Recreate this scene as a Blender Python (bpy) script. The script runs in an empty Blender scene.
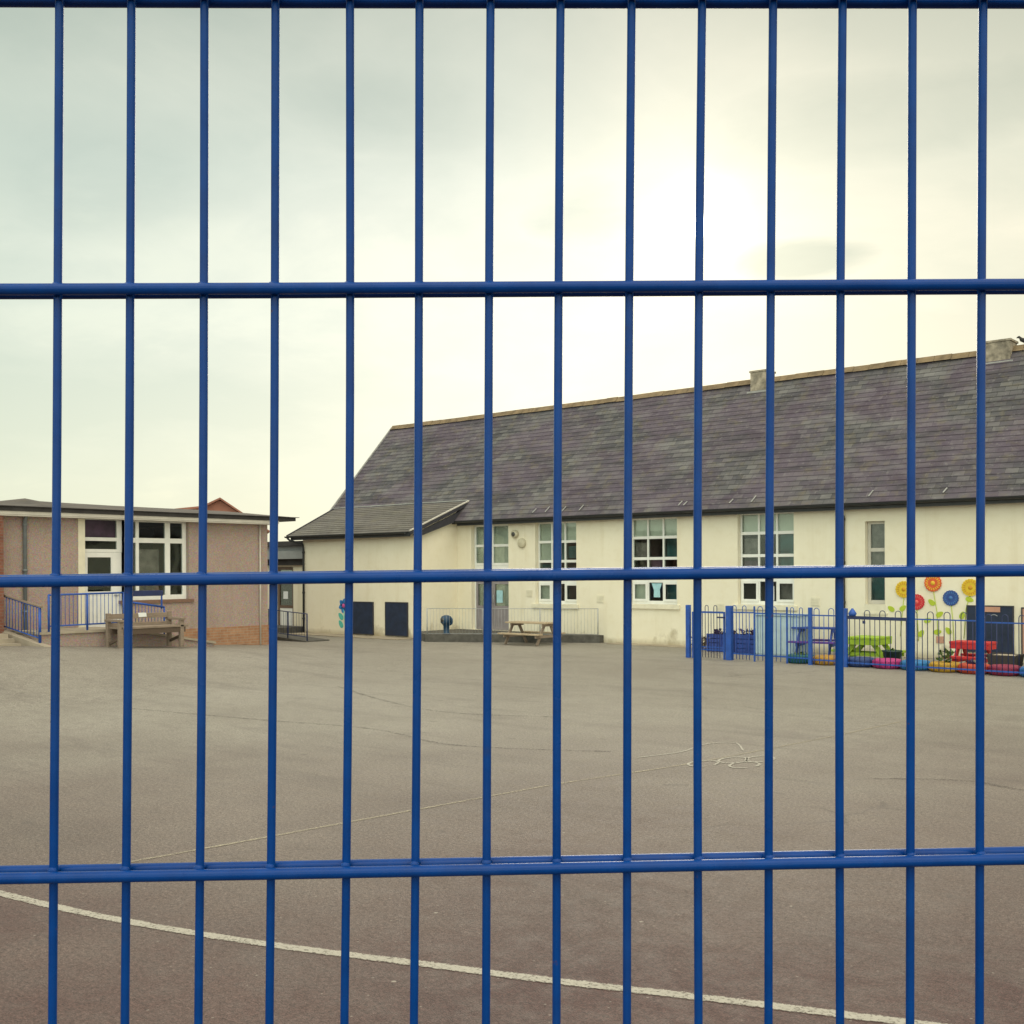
import bpy, math, random
from mathutils import Vector, Matrix, noise as mnoise

random.seed(7)
scene = bpy.context.scene
COL = scene.collection
R_ = math.radians

# ------------------------------------------------------------------ camera frame
# World: X runs along the main school wall, Y away from the viewer, square to it.
F, H0, CX, CY, ROLL = 1103.0, 2.15, 512.0, 570.0, 0.005
hyp = math.hypot(949, 1103)
RA = Vector((1103 / hyp, 949 / hyp, 0))       # camera right
FW = Vector((-949 / hyp, 1103 / hyp, 0))      # camera forward
UP = Vector((0, 0, 1))
SUN_DIR = Vector((-575.6, 959.9, 344.1)).normalized()

# ------------------------------------------------------------------ mesh helpers
class MB:
    """collects shapes in world metres; build() links ONE mesh object"""
    def __init__(s, origin=(0, 0, 0)):
        s.v, s.f, s.m, s.sm, s.uv = [], [], [], [], {}
        s.o = Vector(origin)

    def quad(s, pts, mi=0, smooth=False, uvs=None):
        n = len(s.v)
        s.v += [Vector(p) for p in pts]
        s.f.append(tuple(range(n, n + len(pts))))
        s.m.append(mi); s.sm.append(smooth)
        if uvs: s.uv[len(s.f) - 1] = uvs

    def box(s, x0, x1, y0, y1, z0, z1, mi=0):
        n = len(s.v)
        s.v += [Vector(p) for p in ((x0, y0, z0), (x1, y0, z0), (x1, y1, z0), (x0, y1, z0),
                                    (x0, y0, z1), (x1, y0, z1), (x1, y1, z1), (x0, y1, z1))]
        for f in ((0, 3, 2, 1), (4, 5, 6, 7), (0, 1, 5, 4), (1, 2, 6, 5), (2, 3, 7, 6), (3, 0, 4, 7)):
            s.f.append(tuple(n + i for i in f)); s.m.append(mi); s.sm.append(False)

    def bar(s, p, q, w, h, mi=0, up=UP):
        """rectangular bar from p to q; w across, h along 'up'"""
        p, q = Vector(p), Vector(q)
        d = (q - p).normalized()
        sx = d.cross(Vector(up))
        if sx.length < 1e-4: sx = d.cross(Vector((1, 0, 0)))
        sx.normalize(); sy = sx.cross(d).normalized()
        n = len(s.v)
        for c in (p, q):
            for a, b in ((-1, -1), (1, -1), (1, 1), (-1, 1)):
                s.v.append(c + sx * (a * w / 2) + sy * (b * h / 2))
        for f in ((0, 1, 2, 3), (7, 6, 5, 4), (0, 4, 5, 1), (1, 5, 6, 2), (2, 6, 7, 3), (3, 7, 4, 0)):
            s.f.append(tuple(n + i for i in f)); s.m.append(mi); s.sm.append(False)

    def tube(s, pts, r, n=8, mi=0, caps=True):
        pts = [Vector(p) for p in pts]
        rs = r if isinstance(r, (list, tuple)) else [r] * len(pts)
        base = len(s.v)
        ref = None
        for i, p in enumerate(pts):
            a = pts[max(0, i - 1)]; b = pts[min(len(pts) - 1, i + 1)]
            d = (b - a).normalized()
            if ref is None:
                ref = d.cross(UP)
                if ref.length < .1: ref = d.cross(Vector((1, 0, 0)))
            ref = (ref - d * ref.dot(d)).normalized()
            o = d.cross(ref)
            for k in range(n):
                t = 2 * math.pi * k / n
                s.v.append(p + (ref * math.cos(t) + o * math.sin(t)) * rs[i])
        for i in range(len(pts) - 1):
            for k in range(n):
                a = base + i * n + k; b = base + i * n + (k + 1) % n
                s.f.append((a, a + n, b + n, b)); s.m.append(mi); s.sm.append(True)
        if caps:
            s.f.append(tuple(base + k for k in range(n))); s.m.append(mi); s.sm.append(False)
            l = base + (len(pts) - 1) * n
            s.f.append(tuple(l + n - 1 - k for k in range(n))); s.m.append(mi); s.sm.append(False)

    def lathe(s, c, prof, n=24, mi=0, axis='z', close=False):
        """prof: list of (radius, height); axis z or y (y: faces -y)"""
        c = Vector(c); base = len(s.v)
        for r, h in prof:
            for k in range(n):
                t = 2 * math.pi * k / n
                if axis == 'z': s.v.append(c + Vector((r * math.cos(t), r * math.sin(t), h)))
                else: s.v.append(c + Vector((r * math.cos(t), -h, r * math.sin(t))))
        m = len(prof)
        for i in range(m if close else m - 1):
            j = (i + 1) % m
            for k in range(n):
                a, b = base + i * n + k, base + i * n + (k + 1) % n
                c2, d2 = base + j * n + (k + 1) % n, base + j * n + k
                s.f.append((a, b, c2, d2)); s.m.append(mi); s.sm.append(True)

    def prism(s, poly, a, b, axis='y', mi=0):
        """polygon (u,w) extruded along an axis from a to b. axis y: (x,z); axis x: (y,z); axis z: (x,y)"""
        def P(u, w, t):
            return {'y': (u, t, w), 'x': (t, u, w), 'z': (u, w, t)}[axis]
        n = len(poly); base = len(s.v)
        for t in (a, b):
            for u, w in poly: s.v.append(Vector(P(u, w, t)))
        s.f.append(tuple(base + i for i in range(n))); s.m.append(mi); s.sm.append(False)
        s.f.append(tuple(base + n + n - 1 - i for i in range(n))); s.m.append(mi); s.sm.append(False)
        for i in range(n):
            j = (i + 1) % n
            s.f.append((base + i, base + n + i, base + n + j, base + j)); s.m.append(mi); s.sm.append(False)

    def build(s, name, mats, parent=None, bevel=0, recalc=True):
        me = bpy.data.meshes.new(name)
        me.from_pydata([tuple(v - s.o) for v in s.v], [], s.f)
        if not isinstance(mats, (list, tuple)): mats = [mats]
        for m in mats: me.materials.append(m)
        for p, mi, sm in zip(me.polygons, s.m, s.sm):
            p.material_index = mi; p.use_smooth = sm
        if s.uv:
            uvl = me.uv_layers.new(name='UVMap')
            for fi, uvs in s.uv.items():
                for li, uv in zip(me.polygons[fi].loop_indices, uvs): uvl.data[li].uv = uv
        if recalc:
            import bmesh
            bm = bmesh.new(); bm.from_mesh(me)
            bmesh.ops.recalc_face_normals(bm, faces=bm.faces)
            bm.to_mesh(me); bm.free()
        o = bpy.data.objects.new(name, me); COL.objects.link(o)
        if parent is not None: o.parent = parent
        else: o.location = s.o
        if bevel:
            b = o.modifiers.new('bevel', 'BEVEL'); b.width = bevel; b.segments = 2
            b.limit_method = 'ANGLE'; b.angle_limit = R_(50)
        return o


def thing(name, label, cat, loc=(0, 0, 0), rz=0, group=None):
    o = bpy.data.objects.new(name, None); COL.objects.link(o)
    o.location = loc; o.rotation_euler = (0, 0, rz); o.empty_display_size = .2
    o['label'] = label; o['category'] = cat
    if group: o['group'] = group
    return o


def tag(o, label, cat, group=None):
    o['label'] = label; o['category'] = cat
    if group: o['group'] = group
    return o


def structure(o):
    o['kind'] = 'structure'; return o


def dup(o, parent=None):
    c = o.copy(); COL.objects.link(c)
    if parent is not None: c.parent = parent
    for ch in list(o.children): dup(ch, c)
    return c


def wall_holes(mb, x0, x1, z0, z1, y0, y1, holes, axis='y', mi=0, mr=None):
    """wall slab between planes y0 (front) and y1 with rectangular holes (a0,a1,z0,z1); axis x swaps x and y"""
    mr = mi if mr is None else mr
    def P(a, t, z): return (a, t, z) if axis == 'y' else (t, a, z)
    xs = sorted({x0, x1, *[h[0] for h in holes], *[h[1] for h in holes]})
    zs = sorted({z0, z1, *[h[2] for h in holes], *[h[3] for h in holes]})
    def hole(a, z): return any(h[0] < a < h[1] and h[2] < z < h[3] for h in holes)
    for i in range(len(xs) - 1):
        for j in range(len(zs) - 1):
            a, b, c, d = xs[i], xs[i + 1], zs[j], zs[j + 1]
            if hole((a + b) / 2, (c + d) / 2): continue
            mb.quad([P(a, y0, c), P(b, y0, c), P(b, y0, d), P(a, y0, d)], mi)
            mb.quad([P(b, y1, c), P(a, y1, c), P(a, y1, d), P(b, y1, d)], mi)
    for a, b, c, d in holes:
        mb.quad([P(a, y0, c), P(a, y1, c), P(a, y1, d), P(a, y0, d)], mr)
        mb.quad([P(b, y1, c), P(b, y0, c), P(b, y0, d), P(b, y1, d)], mr)
        mb.quad([P(a, y0, d), P(a, y1, d), P(b, y1, d), P(b, y0, d)], mr)
        mb.quad([P(a, y1, c), P(a, y0, c), P(b, y0, c), P(b, y1, c)], mr)
    mb.quad([P(x0, y0, z0), P(x0, y0, z1), P(x0, y1, z1), P(x0, y1, z0)], mi)
    mb.quad([P(x1, y1, z0), P(x1, y1, z1), P(x1, y0, z1), P(x1, y0, z0)], mi)
    mb.quad([P(x0, y0, z1), P(x1, y0, z1), P(x1, y1, z1), P(x0, y1, z1)], mi)

# ------------------------------------------------------------------ materials
class NT:
    def __init__(s, name):
        s.mat = bpy.data.materials.new(name); s.mat.use_nodes = True
        s.t = s.mat.node_tree; s.n = s.t.nodes; s.l = s.t.links
        s.b = s.n['Principled BSDF']; s.out = s.n['Material Output']
    def node(s, kind, **kw):
        x = s.n.new(kind)
        for k, v in kw.items():
            if k.startswith('i_'):
                key = k[2:]; key = int(key) if key.isdigit() else key.replace('_', ' ')
                x.inputs[key].default_value = v
            else: setattr(x, k, v)
        return x
    def link(s, a, b): s.l.new(a, b)
    def coord(s, scale=(1, 1, 1), rot=(0, 0, 0), kind='Object'):
        tc = s.node('ShaderNodeTexCoord'); mp = s.node('ShaderNodeMapping')
        mp.inputs['Scale'].default_value = scale; mp.inputs['Rotation'].default_value = rot
        s.link(tc.outputs[kind], mp.inputs['Vector']); return mp.outputs[0]
    def noise(s, scale, detail=4, rough=.55, vec=None, dist=0):
        x = s.node('ShaderNodeTexNoise'); x.inputs['Scale'].default_value = scale
        x.inputs['Detail'].default_value = detail; x.inputs['Roughness'].default_value = rough
        x.inputs['Distortion'].default_value = dist
        if vec is None: vec = s.coord()
        s.link(vec, x.inputs['Vector']); return x.outputs['Fac']
    def ramp(s, fac, stops):
        x = s.node('ShaderNodeValToRGB'); e = x.color_ramp.elements
        while len(e) < len(stops): e.new(.5)
        for el, (p, c) in zip(e, stops):
            el.position = p
            el.color = (c, c, c, 1) if isinstance(c, (int, float)) else (*c, 1)
        s.link(fac, x.inputs[0]); return x.outputs[0]
    def mix(s, fac, a, b, mode='MIX'):
        x = s.node('ShaderNodeMix', data_type='RGBA', blend_type=mode)
        for sock, val in ((x.inputs[0], fac), (x.inputs[6], a), (x.inputs[7], b)):
            if hasattr(val, 'is_output'): s.link(val, sock)
            elif isinstance(val, (int, float)): sock.default_value = val
            else: sock.default_value = (*val, 1)
        return x.outputs[2]
    def math(s, op, a, b=0.0):
        x = s.node('ShaderNodeMath', operation=op)
        for sock, val in ((x.inputs[0], a), (x.inputs[1], b)):
            if hasattr(val, 'is_output'): s.link(val, sock)
            else: sock.default_value = val
        return x.outputs[0]
    def bump(s, h, strength=.3, dist=.01):
        x = s.node('ShaderNodeBump'); x.inputs['Strength'].default_value = strength
        x.inputs['Distance'].default_value = dist
        s.link(h, x.inputs['Height']); s.link(x.outputs[0], s.b.inputs['Normal'])
    def base(s, c):
        if hasattr(c, 'is_output'): s.link(c, s.b.inputs['Base Color'])
        else: s.b.inputs['Base Color'].default_value = (*c, 1)
    def rough(s, r):
        if hasattr(r, 'is_output'): s.link(r, s.b.inputs['Roughness'])
        else: s.b.inputs['Roughness'].default_value = r


def painted(name, c, rough=.45, var=.18, scale=9, dirt=.25, spec=.5):
    m = NT(name)
    n1 = m.noise(scale, 5)
    lo = tuple(x * (1 - var) for x in c); hi = tuple(min(1, x * (1 + var)) for x in c)
    col = m.ramp(n1, [(.3, lo), (.7, hi)])
    n2 = m.noise(scale * .45, 6, .7)
    d = m.ramp(n2, [(.55, 0.0), (.78, 1.0)])
    g = tuple(.5 * x + .05 for x in c)
    col = m.mix(m.math('MULTIPLY', d, dirt), col, g)
    m.base(col); m.rough(m.ramp(n2, [(.3, rough * .8), (.7, min(1, rough * 1.3))]))
    m.b.inputs['Specular IOR Level'].default_value = spec
    return m.mat


def wood(name, c, axis=0, rough=.8):
    m = NT(name)
    sc = [14, 14, 14]; sc[axis] = 1.2
    n = m.noise(3, 6, .65, m.coord(tuple(sc)))
    col = m.ramp(n, [(.25, tuple(x * .55 for x in c)), (.5, c), (.75, tuple(min(1, x * 1.25) for x in c))])
    m.base(col); m.rough(rough); m.bump(n, .4, .01)
    return m.mat

# cream painted render with its dirt splash, damp marks and faint trowel texture
def cream_wall():
    m = NT('cream_render')
    big = m.noise(.7, 5, .6); fine = m.noise(60, 3, .6); mid = m.noise(4, 5, .6)
    col = m.ramp(big, [(.3, (.79, .725, .565)), (.55, (.83, .77, .61)), (.75, (.85, .795, .645))])
    col = m.mix(m.math('MULTIPLY', m.ramp(mid, [(.5, 0.0), (.75, 1.0)]), .25), col, (.66, .57, .36))
    tc = m.node('ShaderNodeTexCoord'); sp = m.node('ShaderNodeSeparateXYZ')
    m.link(tc.outputs['Object'], sp.inputs[0])
    z = sp.outputs['Z']
    # splash-back dirt low on the wall, in patches
    pat = m.noise(1.3, 6, .7, m.coord((1, 1, .6)))
    h = m.math('SUBTRACT', m.math('MULTIPLY', m.ramp(pat, [(.47, 0.0), (.74, 1.0)]), .95), z)
    mask = m.ramp(h, [(.0, 0.0), (.35, .45), (.6, .7)])
    col = m.mix(mask, col, (.36, .29, .17))
    low = m.ramp(m.math('ADD', z, m.math('MULTIPLY', mid, .15)), [(.12, .5), (.26, 0.0)])
    col = m.mix(low, col, (.35, .28, .17))
    # run marks under the eaves
    st = m.noise(1.0, 5, .65, m.coord((2.2, 2.2, .16)))
    run = m.math('MULTIPLY', m.ramp(st, [(.57, 0.0), (.74, 1.0)]), .22)
    col = m.mix(run, col, (.56, .46, .25))
    m.base(col); m.rough(.9)
    m.bump(m.math('ADD', fine, m.math('MULTIPLY', mid, .6)), .35, .008)
    return m.mat

def pebbledash():
    m = NT('pink_pebbledash')
    v = m.node('ShaderNodeTexVoronoi'); v.inputs['Scale'].default_value = 55
    m.link(m.coord(), v.inputs['Vector'])
    col = m.mix(.45, m.mix(.5, (.41, .315, .275), (.34, .26, .228)), v.outputs['Color'], 'SOFT_LIGHT')
    big = m.noise(.9, 5, .65)
    col = m.mix(m.math('MULTIPLY', m.ramp(big, [(.45, 0.0), (.75, 1.0)]), .45), col, (.28, .215, .185))
    st = m.noise(1.5, 5, .6, m.coord((3, 3, .25)))
    col = m.mix(m.math('MULTIPLY', m.ramp(st, [(.52, 0.0), (.75, 1.0)]), .35), col, (.45, .36, .30))
    m.base(col); m.rough(.92); m.bump(v.outputs['Distance'], .6, .012)
    return m.mat

def brick(name, c1, c2, mortar, yz=True):
    m = NT(name)
    rot = (R_(90), 0, R_(90)) if yz else (R_(90), 0, 0)
    tc = m.node('ShaderNodeTexCoord'); sp = m.node('ShaderNodeSeparateXYZ'); cb = m.node('ShaderNodeCombineXYZ')
    m.link(tc.outputs['Object'], sp.inputs[0])
    m.link(m.math('ADD', sp.outputs['X'], sp.outputs['Y']), cb.inputs[0]); m.link(sp.outputs['Z'], cb.inputs[1])
    b = m.node('ShaderNodeTexBrick'); m.link(cb.outputs[0], b.inputs['Vector'])
    b.inputs['Scale'].default_value = 1; b.inputs['Brick Width'].default_value = .225
    b.inputs['Row Height'].default_value = .075; b.inputs['Mortar Size'].default_value = .006
    b.inputs['Color1'].default_value = (*c1, 1); b.inputs['Color2'].default_value = (*c2, 1)
    b.inputs['Mortar'].default_value = (*mortar, 1)
    n = m.noise(5, 5, .6)
    col = m.mix(.5, b.outputs['Color'], m.ramp(n, [(.3, .25), (.7, .75)]), 'SOFT_LIGHT')
    m.base(col); m.rough(.9); m.bump(b.outputs['Fac'], -.5, .01)
    return m.mat

def slate(name, a, b2, purple, moss, wide=.3, row=.188):
    m = NT(name)
    uv = m.node('ShaderNodeTexCoord').outputs['UV']
    b = m.node('ShaderNodeTexBrick'); m.link(uv, b.inputs['Vector'])
    b.inputs['Scale'].default_value = 1; b.inputs['Brick Width'].default_value = wide
    b.inputs['Row Height'].default_value = row; b.inputs['Mortar Size'].default_value = .006
    b.inputs['Bias'].default_value = -.1
    b.inputs['Color1'].default_value = (*a, 1); b.inputs['Color2'].default_value = (*b2, 1)
    b.inputs['Mortar'].default_value = (.035, .033, .034, 1)
    mp = m.node('ShaderNodeMapping'); m.link(uv, mp.inputs['Vector'])
    mp.inputs['Rotation'].default_value = (0, 0, R_(-52)); mp.inputs['Scale'].default_value = (.35, 1.6, 1)
    n1 = m.noise(1.1, 6, .65, mp.outputs[0])          # slanting weathered streaks
    n2 = m.noise(.45, 5, .6, uv); n3 = m.noise(2.6, 5, .7, uv)
    col = m.mix(m.math('MULTIPLY', m.ramp(n2, [(.42, 0.0), (.56, 1.0)]), .6), b.outputs['Color'], purple)
    col = m.mix(m.math('MULTIPLY', m.ramp(n1, [(.5, 0.0), (.64, 1.0)]), .7), col, tuple(x * .5 for x in a))
    col = m.mix(m.math('MULTIPLY', m.ramp(n1, [(.28, 1.0), (.46, 0.0)]), .5), col, tuple(x * 1.55 for x in b2))
    col = m.mix(m.math('MULTIPLY', m.ramp(n3, [(.52, 0.0), (.70, 1.0)]), .6), col, moss)
    n4 = m.noise(.9, 7, .72, uv, .8)
    col = m.mix(m.math('MULTIPLY', m.ramp(n4, [(.53, 0.0), (.60, 1.0)]), .55), col, tuple(x * .55 for x in purple))
    n5 = m.noise(7, 4, .7, uv)
    col = m.mix(m.math('MULTIPLY', m.ramp(n5, [(.58, 0.0), (.66, 1.0)]), .4), col, tuple(x * 1.5 for x in b2))
    m.base(col); m.rough(m.ramp(n3, [(.3, .55), (.7, .8)]))
    m.b.inputs['Specular IOR Level'].default_value = .35
    m.bump(m.math('ADD', b.outputs['Fac'], m.math('MULTIPLY', n3, -.5)), -.35, .006)
    return m.mat

def asphalt():
    m = NT('worn_playground_asphalt')
    vec = m.coord()
    agg = m.node('ShaderNodeTexVoronoi'); agg.inputs['Scale'].default_value = 130; m.link(vec, agg.inputs['Vector'])
    fine = m.noise(90, 3, .7, vec); mid = m.noise(5, 6, .7, vec); big = m.noise(.28, 6, .62, vec, .4)
    st = m.noise(.55, 6, .7, m.coord((.45, 1.6, 1), (0, 0, R_(-42))), .3)
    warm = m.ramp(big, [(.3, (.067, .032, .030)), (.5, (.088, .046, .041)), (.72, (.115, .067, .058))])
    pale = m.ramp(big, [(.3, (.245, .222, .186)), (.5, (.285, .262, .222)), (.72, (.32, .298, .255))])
    # asphalt redder near, greyer far; light fall-off towards the viewer painted into both colours
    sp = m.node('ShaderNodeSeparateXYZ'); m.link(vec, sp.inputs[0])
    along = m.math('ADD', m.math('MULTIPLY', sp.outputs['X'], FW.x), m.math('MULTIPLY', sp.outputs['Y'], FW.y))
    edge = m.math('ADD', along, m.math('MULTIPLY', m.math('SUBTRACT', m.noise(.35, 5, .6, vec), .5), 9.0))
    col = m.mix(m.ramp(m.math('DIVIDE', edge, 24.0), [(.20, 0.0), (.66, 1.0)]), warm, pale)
    col = m.mix(m.math('MULTIPLY', m.ramp(st, [(.52, 0.0), (.70, 1.0)]), .35), col, (.10, .082, .074))
    col = m.mix(m.math('MULTIPLY', m.ramp(mid, [(.35, 1.0), (.55, 0.0)]), .35), col, (.12, .09, .078))
    col = m.mix(.7, col, m.ramp(fine, [(.3, .05), (.7, .95)]), 'SOFT_LIGHT')
    grit = m.noise(34, 4, .7, vec)
    col = m.mix(.6, col, m.ramp(grit, [(.32, .12), (.68, .88)]), 'SOFT_LIGHT')
    col = m.mix(.35, col, m.ramp(agg.outputs['Distance'], [(.0, .9), (.5, .2)]), 'SOFT_LIGHT')
    sm = m.noise(.9, 7, .72, m.coord((.30, 2.2, 1), (0, 0, R_(-40.7))), .6)
    col = m.mix(m.math('MULTIPLY', m.ramp(sm, [(.57, 0.0), (.69, 1.0)]), .30), col, (.085, .070, .062))
    spots = m.noise(2.1, 5, .6, vec)
    col = m.mix(m.math('MULTIPLY', m.ramp(spots, [(.66, 0.0), (.72, 1.0)]), .4), col, (.075, .062, .055))
    # scattered pale grit, gum and chips
    v = m.node('ShaderNodeTexVoronoi'); v.inputs['Scale'].default_value = 2.2; m.link(vec, v.inputs['Vector'])
    v.inputs['Randomness'].default_value = 1
    wob = m.math('ADD', v.outputs['Distance'], m.math('MULTIPLY', m.math('SUBTRACT', m.noise(40, 3, .6, vec), .5), .05))
    col = m.mix(m.math('MULTIPLY', m.ramp(wob, [(.022, 1.0), (.034, 0.0)]), .55), col, (.46, .42, .36))
    v2 = m.node('ShaderNodeTexVoronoi'); v2.inputs['Scale'].default_value = 9; m.link(vec, v2.inputs['Vector'])
    col = m.mix(m.math('MULTIPLY', m.ramp(v2.outputs['Distance'], [(.05, 1.0), (.08, 0.0)]), .35), col, (.40, .36, .31))
    # hairline cracks
    ck = m.node('ShaderNodeTexVoronoi', feature='DISTANCE_TO_EDGE'); ck.inputs['Scale'].default_value = .16
    wv = m.node('ShaderNodeVectorMath', operation='ADD'); nz = m.node('ShaderNodeTexNoise')
    nz.inputs['Scale'].default_value = 1.1; nz.inputs['Detail'].default_value = 6
    m.link(vec, nz.inputs['Vector']); m.link(vec, wv.inputs[0]); m.link(nz.outputs['Color'], wv.inputs[1])
    m.link(wv.outputs[0], ck.inputs['Vector'])
    crack = m.math('MULTIPLY', m.ramp(ck.outputs['Distance'], [(.0, 1.0), (.006, 0.0)]),
                   m.ramp(m.noise(.4, 4, .6, vec), [(.5, 0.0), (.66, .5)]))
    col = m.mix(crack, col, (.055, .046, .043))
    m.base(col); m.rough(m.ramp(mid, [(.3, .55), (.7, .75)]))
    m.b.inputs['Specular IOR Level'].default_value = .5
    m.bump(m.math('ADD', fine, m.math('MULTIPLY', agg.outputs['Distance'], .8)), .55, .006)
    return m.mat

def road_paint(name, c, cover):
    m = NT(name)
    n = m.noise(45, 4, .75); n2 = m.noise(4, 5, .6)
    f = m.math('ADD', m.math('MULTIPLY', n, .75), m.math('MULTIPLY', n2, .25))
    uv = m.node('ShaderNodeTexCoord').outputs['UV']; su = m.node('ShaderNodeSeparateXYZ'); m.link(uv, su.inputs[0])
    ed = m.math('SUBTRACT', 1.0, m.math('ABSOLUTE', m.math('SUBTRACT', m.math('MULTIPLY', su.outputs['Y'], 2.0), 1.0)))
    ed = m.math('MULTIPLY', m.math('SUBTRACT', m.math('MINIMUM', m.math('MULTIPLY', ed, 2.2), 1.0), 1.0), .34)
    f = m.math('ADD', f, ed)
    mask = m.ramp(f, [(cover - .09, 0.0), (cover + .09, .92)])
    m.base(m.mix(m.noise(20, 3), c, tuple(x * .75 for x in c))); m.rough(.8)
    tr = m.node('ShaderNodeBsdfTransparent'); mx = m.node('ShaderNodeMixShader')
    m.link(mask, mx.inputs[0]); m.link(tr.outputs[0], mx.inputs[1]); m.link(m.b.outputs[0], mx.inputs[2])
    m.link(mx.outputs[0], m.out.inputs['Surface'])
    return m.mat

def glass_pane():
    m = NT('window_glass')
    tr = m.node('ShaderNodeBsdfTransparent'); tr.inputs[0].default_value = (.86, .90, .88, 1)
    gl = m.node('ShaderNodeBsdfGlossy'); gl.inputs['Roughness'].default_value = .03
    gl.inputs[0].default_value = (.9, .95, .95, 1)
    n = m.noise(1.2, 2, .5); bp = m.node('ShaderNodeBump'); bp.inputs['Strength'].default_value = .08
    bp.inputs['Distance'].default_value = .05
    m.link(n, bp.inputs['Height']); m.link(bp.outputs[0], gl.inputs['Normal'])
    fr = m.node('ShaderNodeFresnel'); fr.inputs[0].default_value = 1.5
    f2 = m.math('ADD', m.math('MULTIPLY', fr.outputs[0], .8), .0)
    mx = m.node('ShaderNodeMixShader'); m.link(f2, mx.inputs[0])
    m.link(tr.outputs[0], mx.inputs[1]); m.link(gl.outputs[0], mx.inputs[2])
    m.link(mx.outputs[0], m.out.inputs['Surface'])
    return m.mat

def gloss_blue():
    m = NT('blue_powder_coat')
    n = m.noise(35, 5, .6); n2 = m.noise(9, 5, .7)
    col = m.ramp(n, [(.3, (.0006, .038, .20)), (.7, (.001, .052, .26))])
    chip = m.ramp(n2, [(.66, 0.0), (.74, 1.0)])
    col = m.mix(m.math('MULTIPLY', chip, .45), col, (.035, .04, .07))
    dust = m.ramp(m.noise(2.3, 6, .75), [(.5, 0.0), (.72, .14)]); col = m.mix(dust, col, (.08, .10, .15))
    rust = m.ramp(m.noise(70, 3, .6), [(.71, 0.0), (.76, .7)]); col = m.mix(rust, col, (.09, .035, .015))
    m.base(col); m.rough(m.ramp(n2, [(.3, .20), (.7, .34)]))
    m.b.inputs['Specular IOR Level'].default_value = .2
    m.bump(n, .08, .001)
    return m.mat

def plain(name, c, rough=.6): return painted(name, c, rough, .12, 6, .15)

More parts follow.
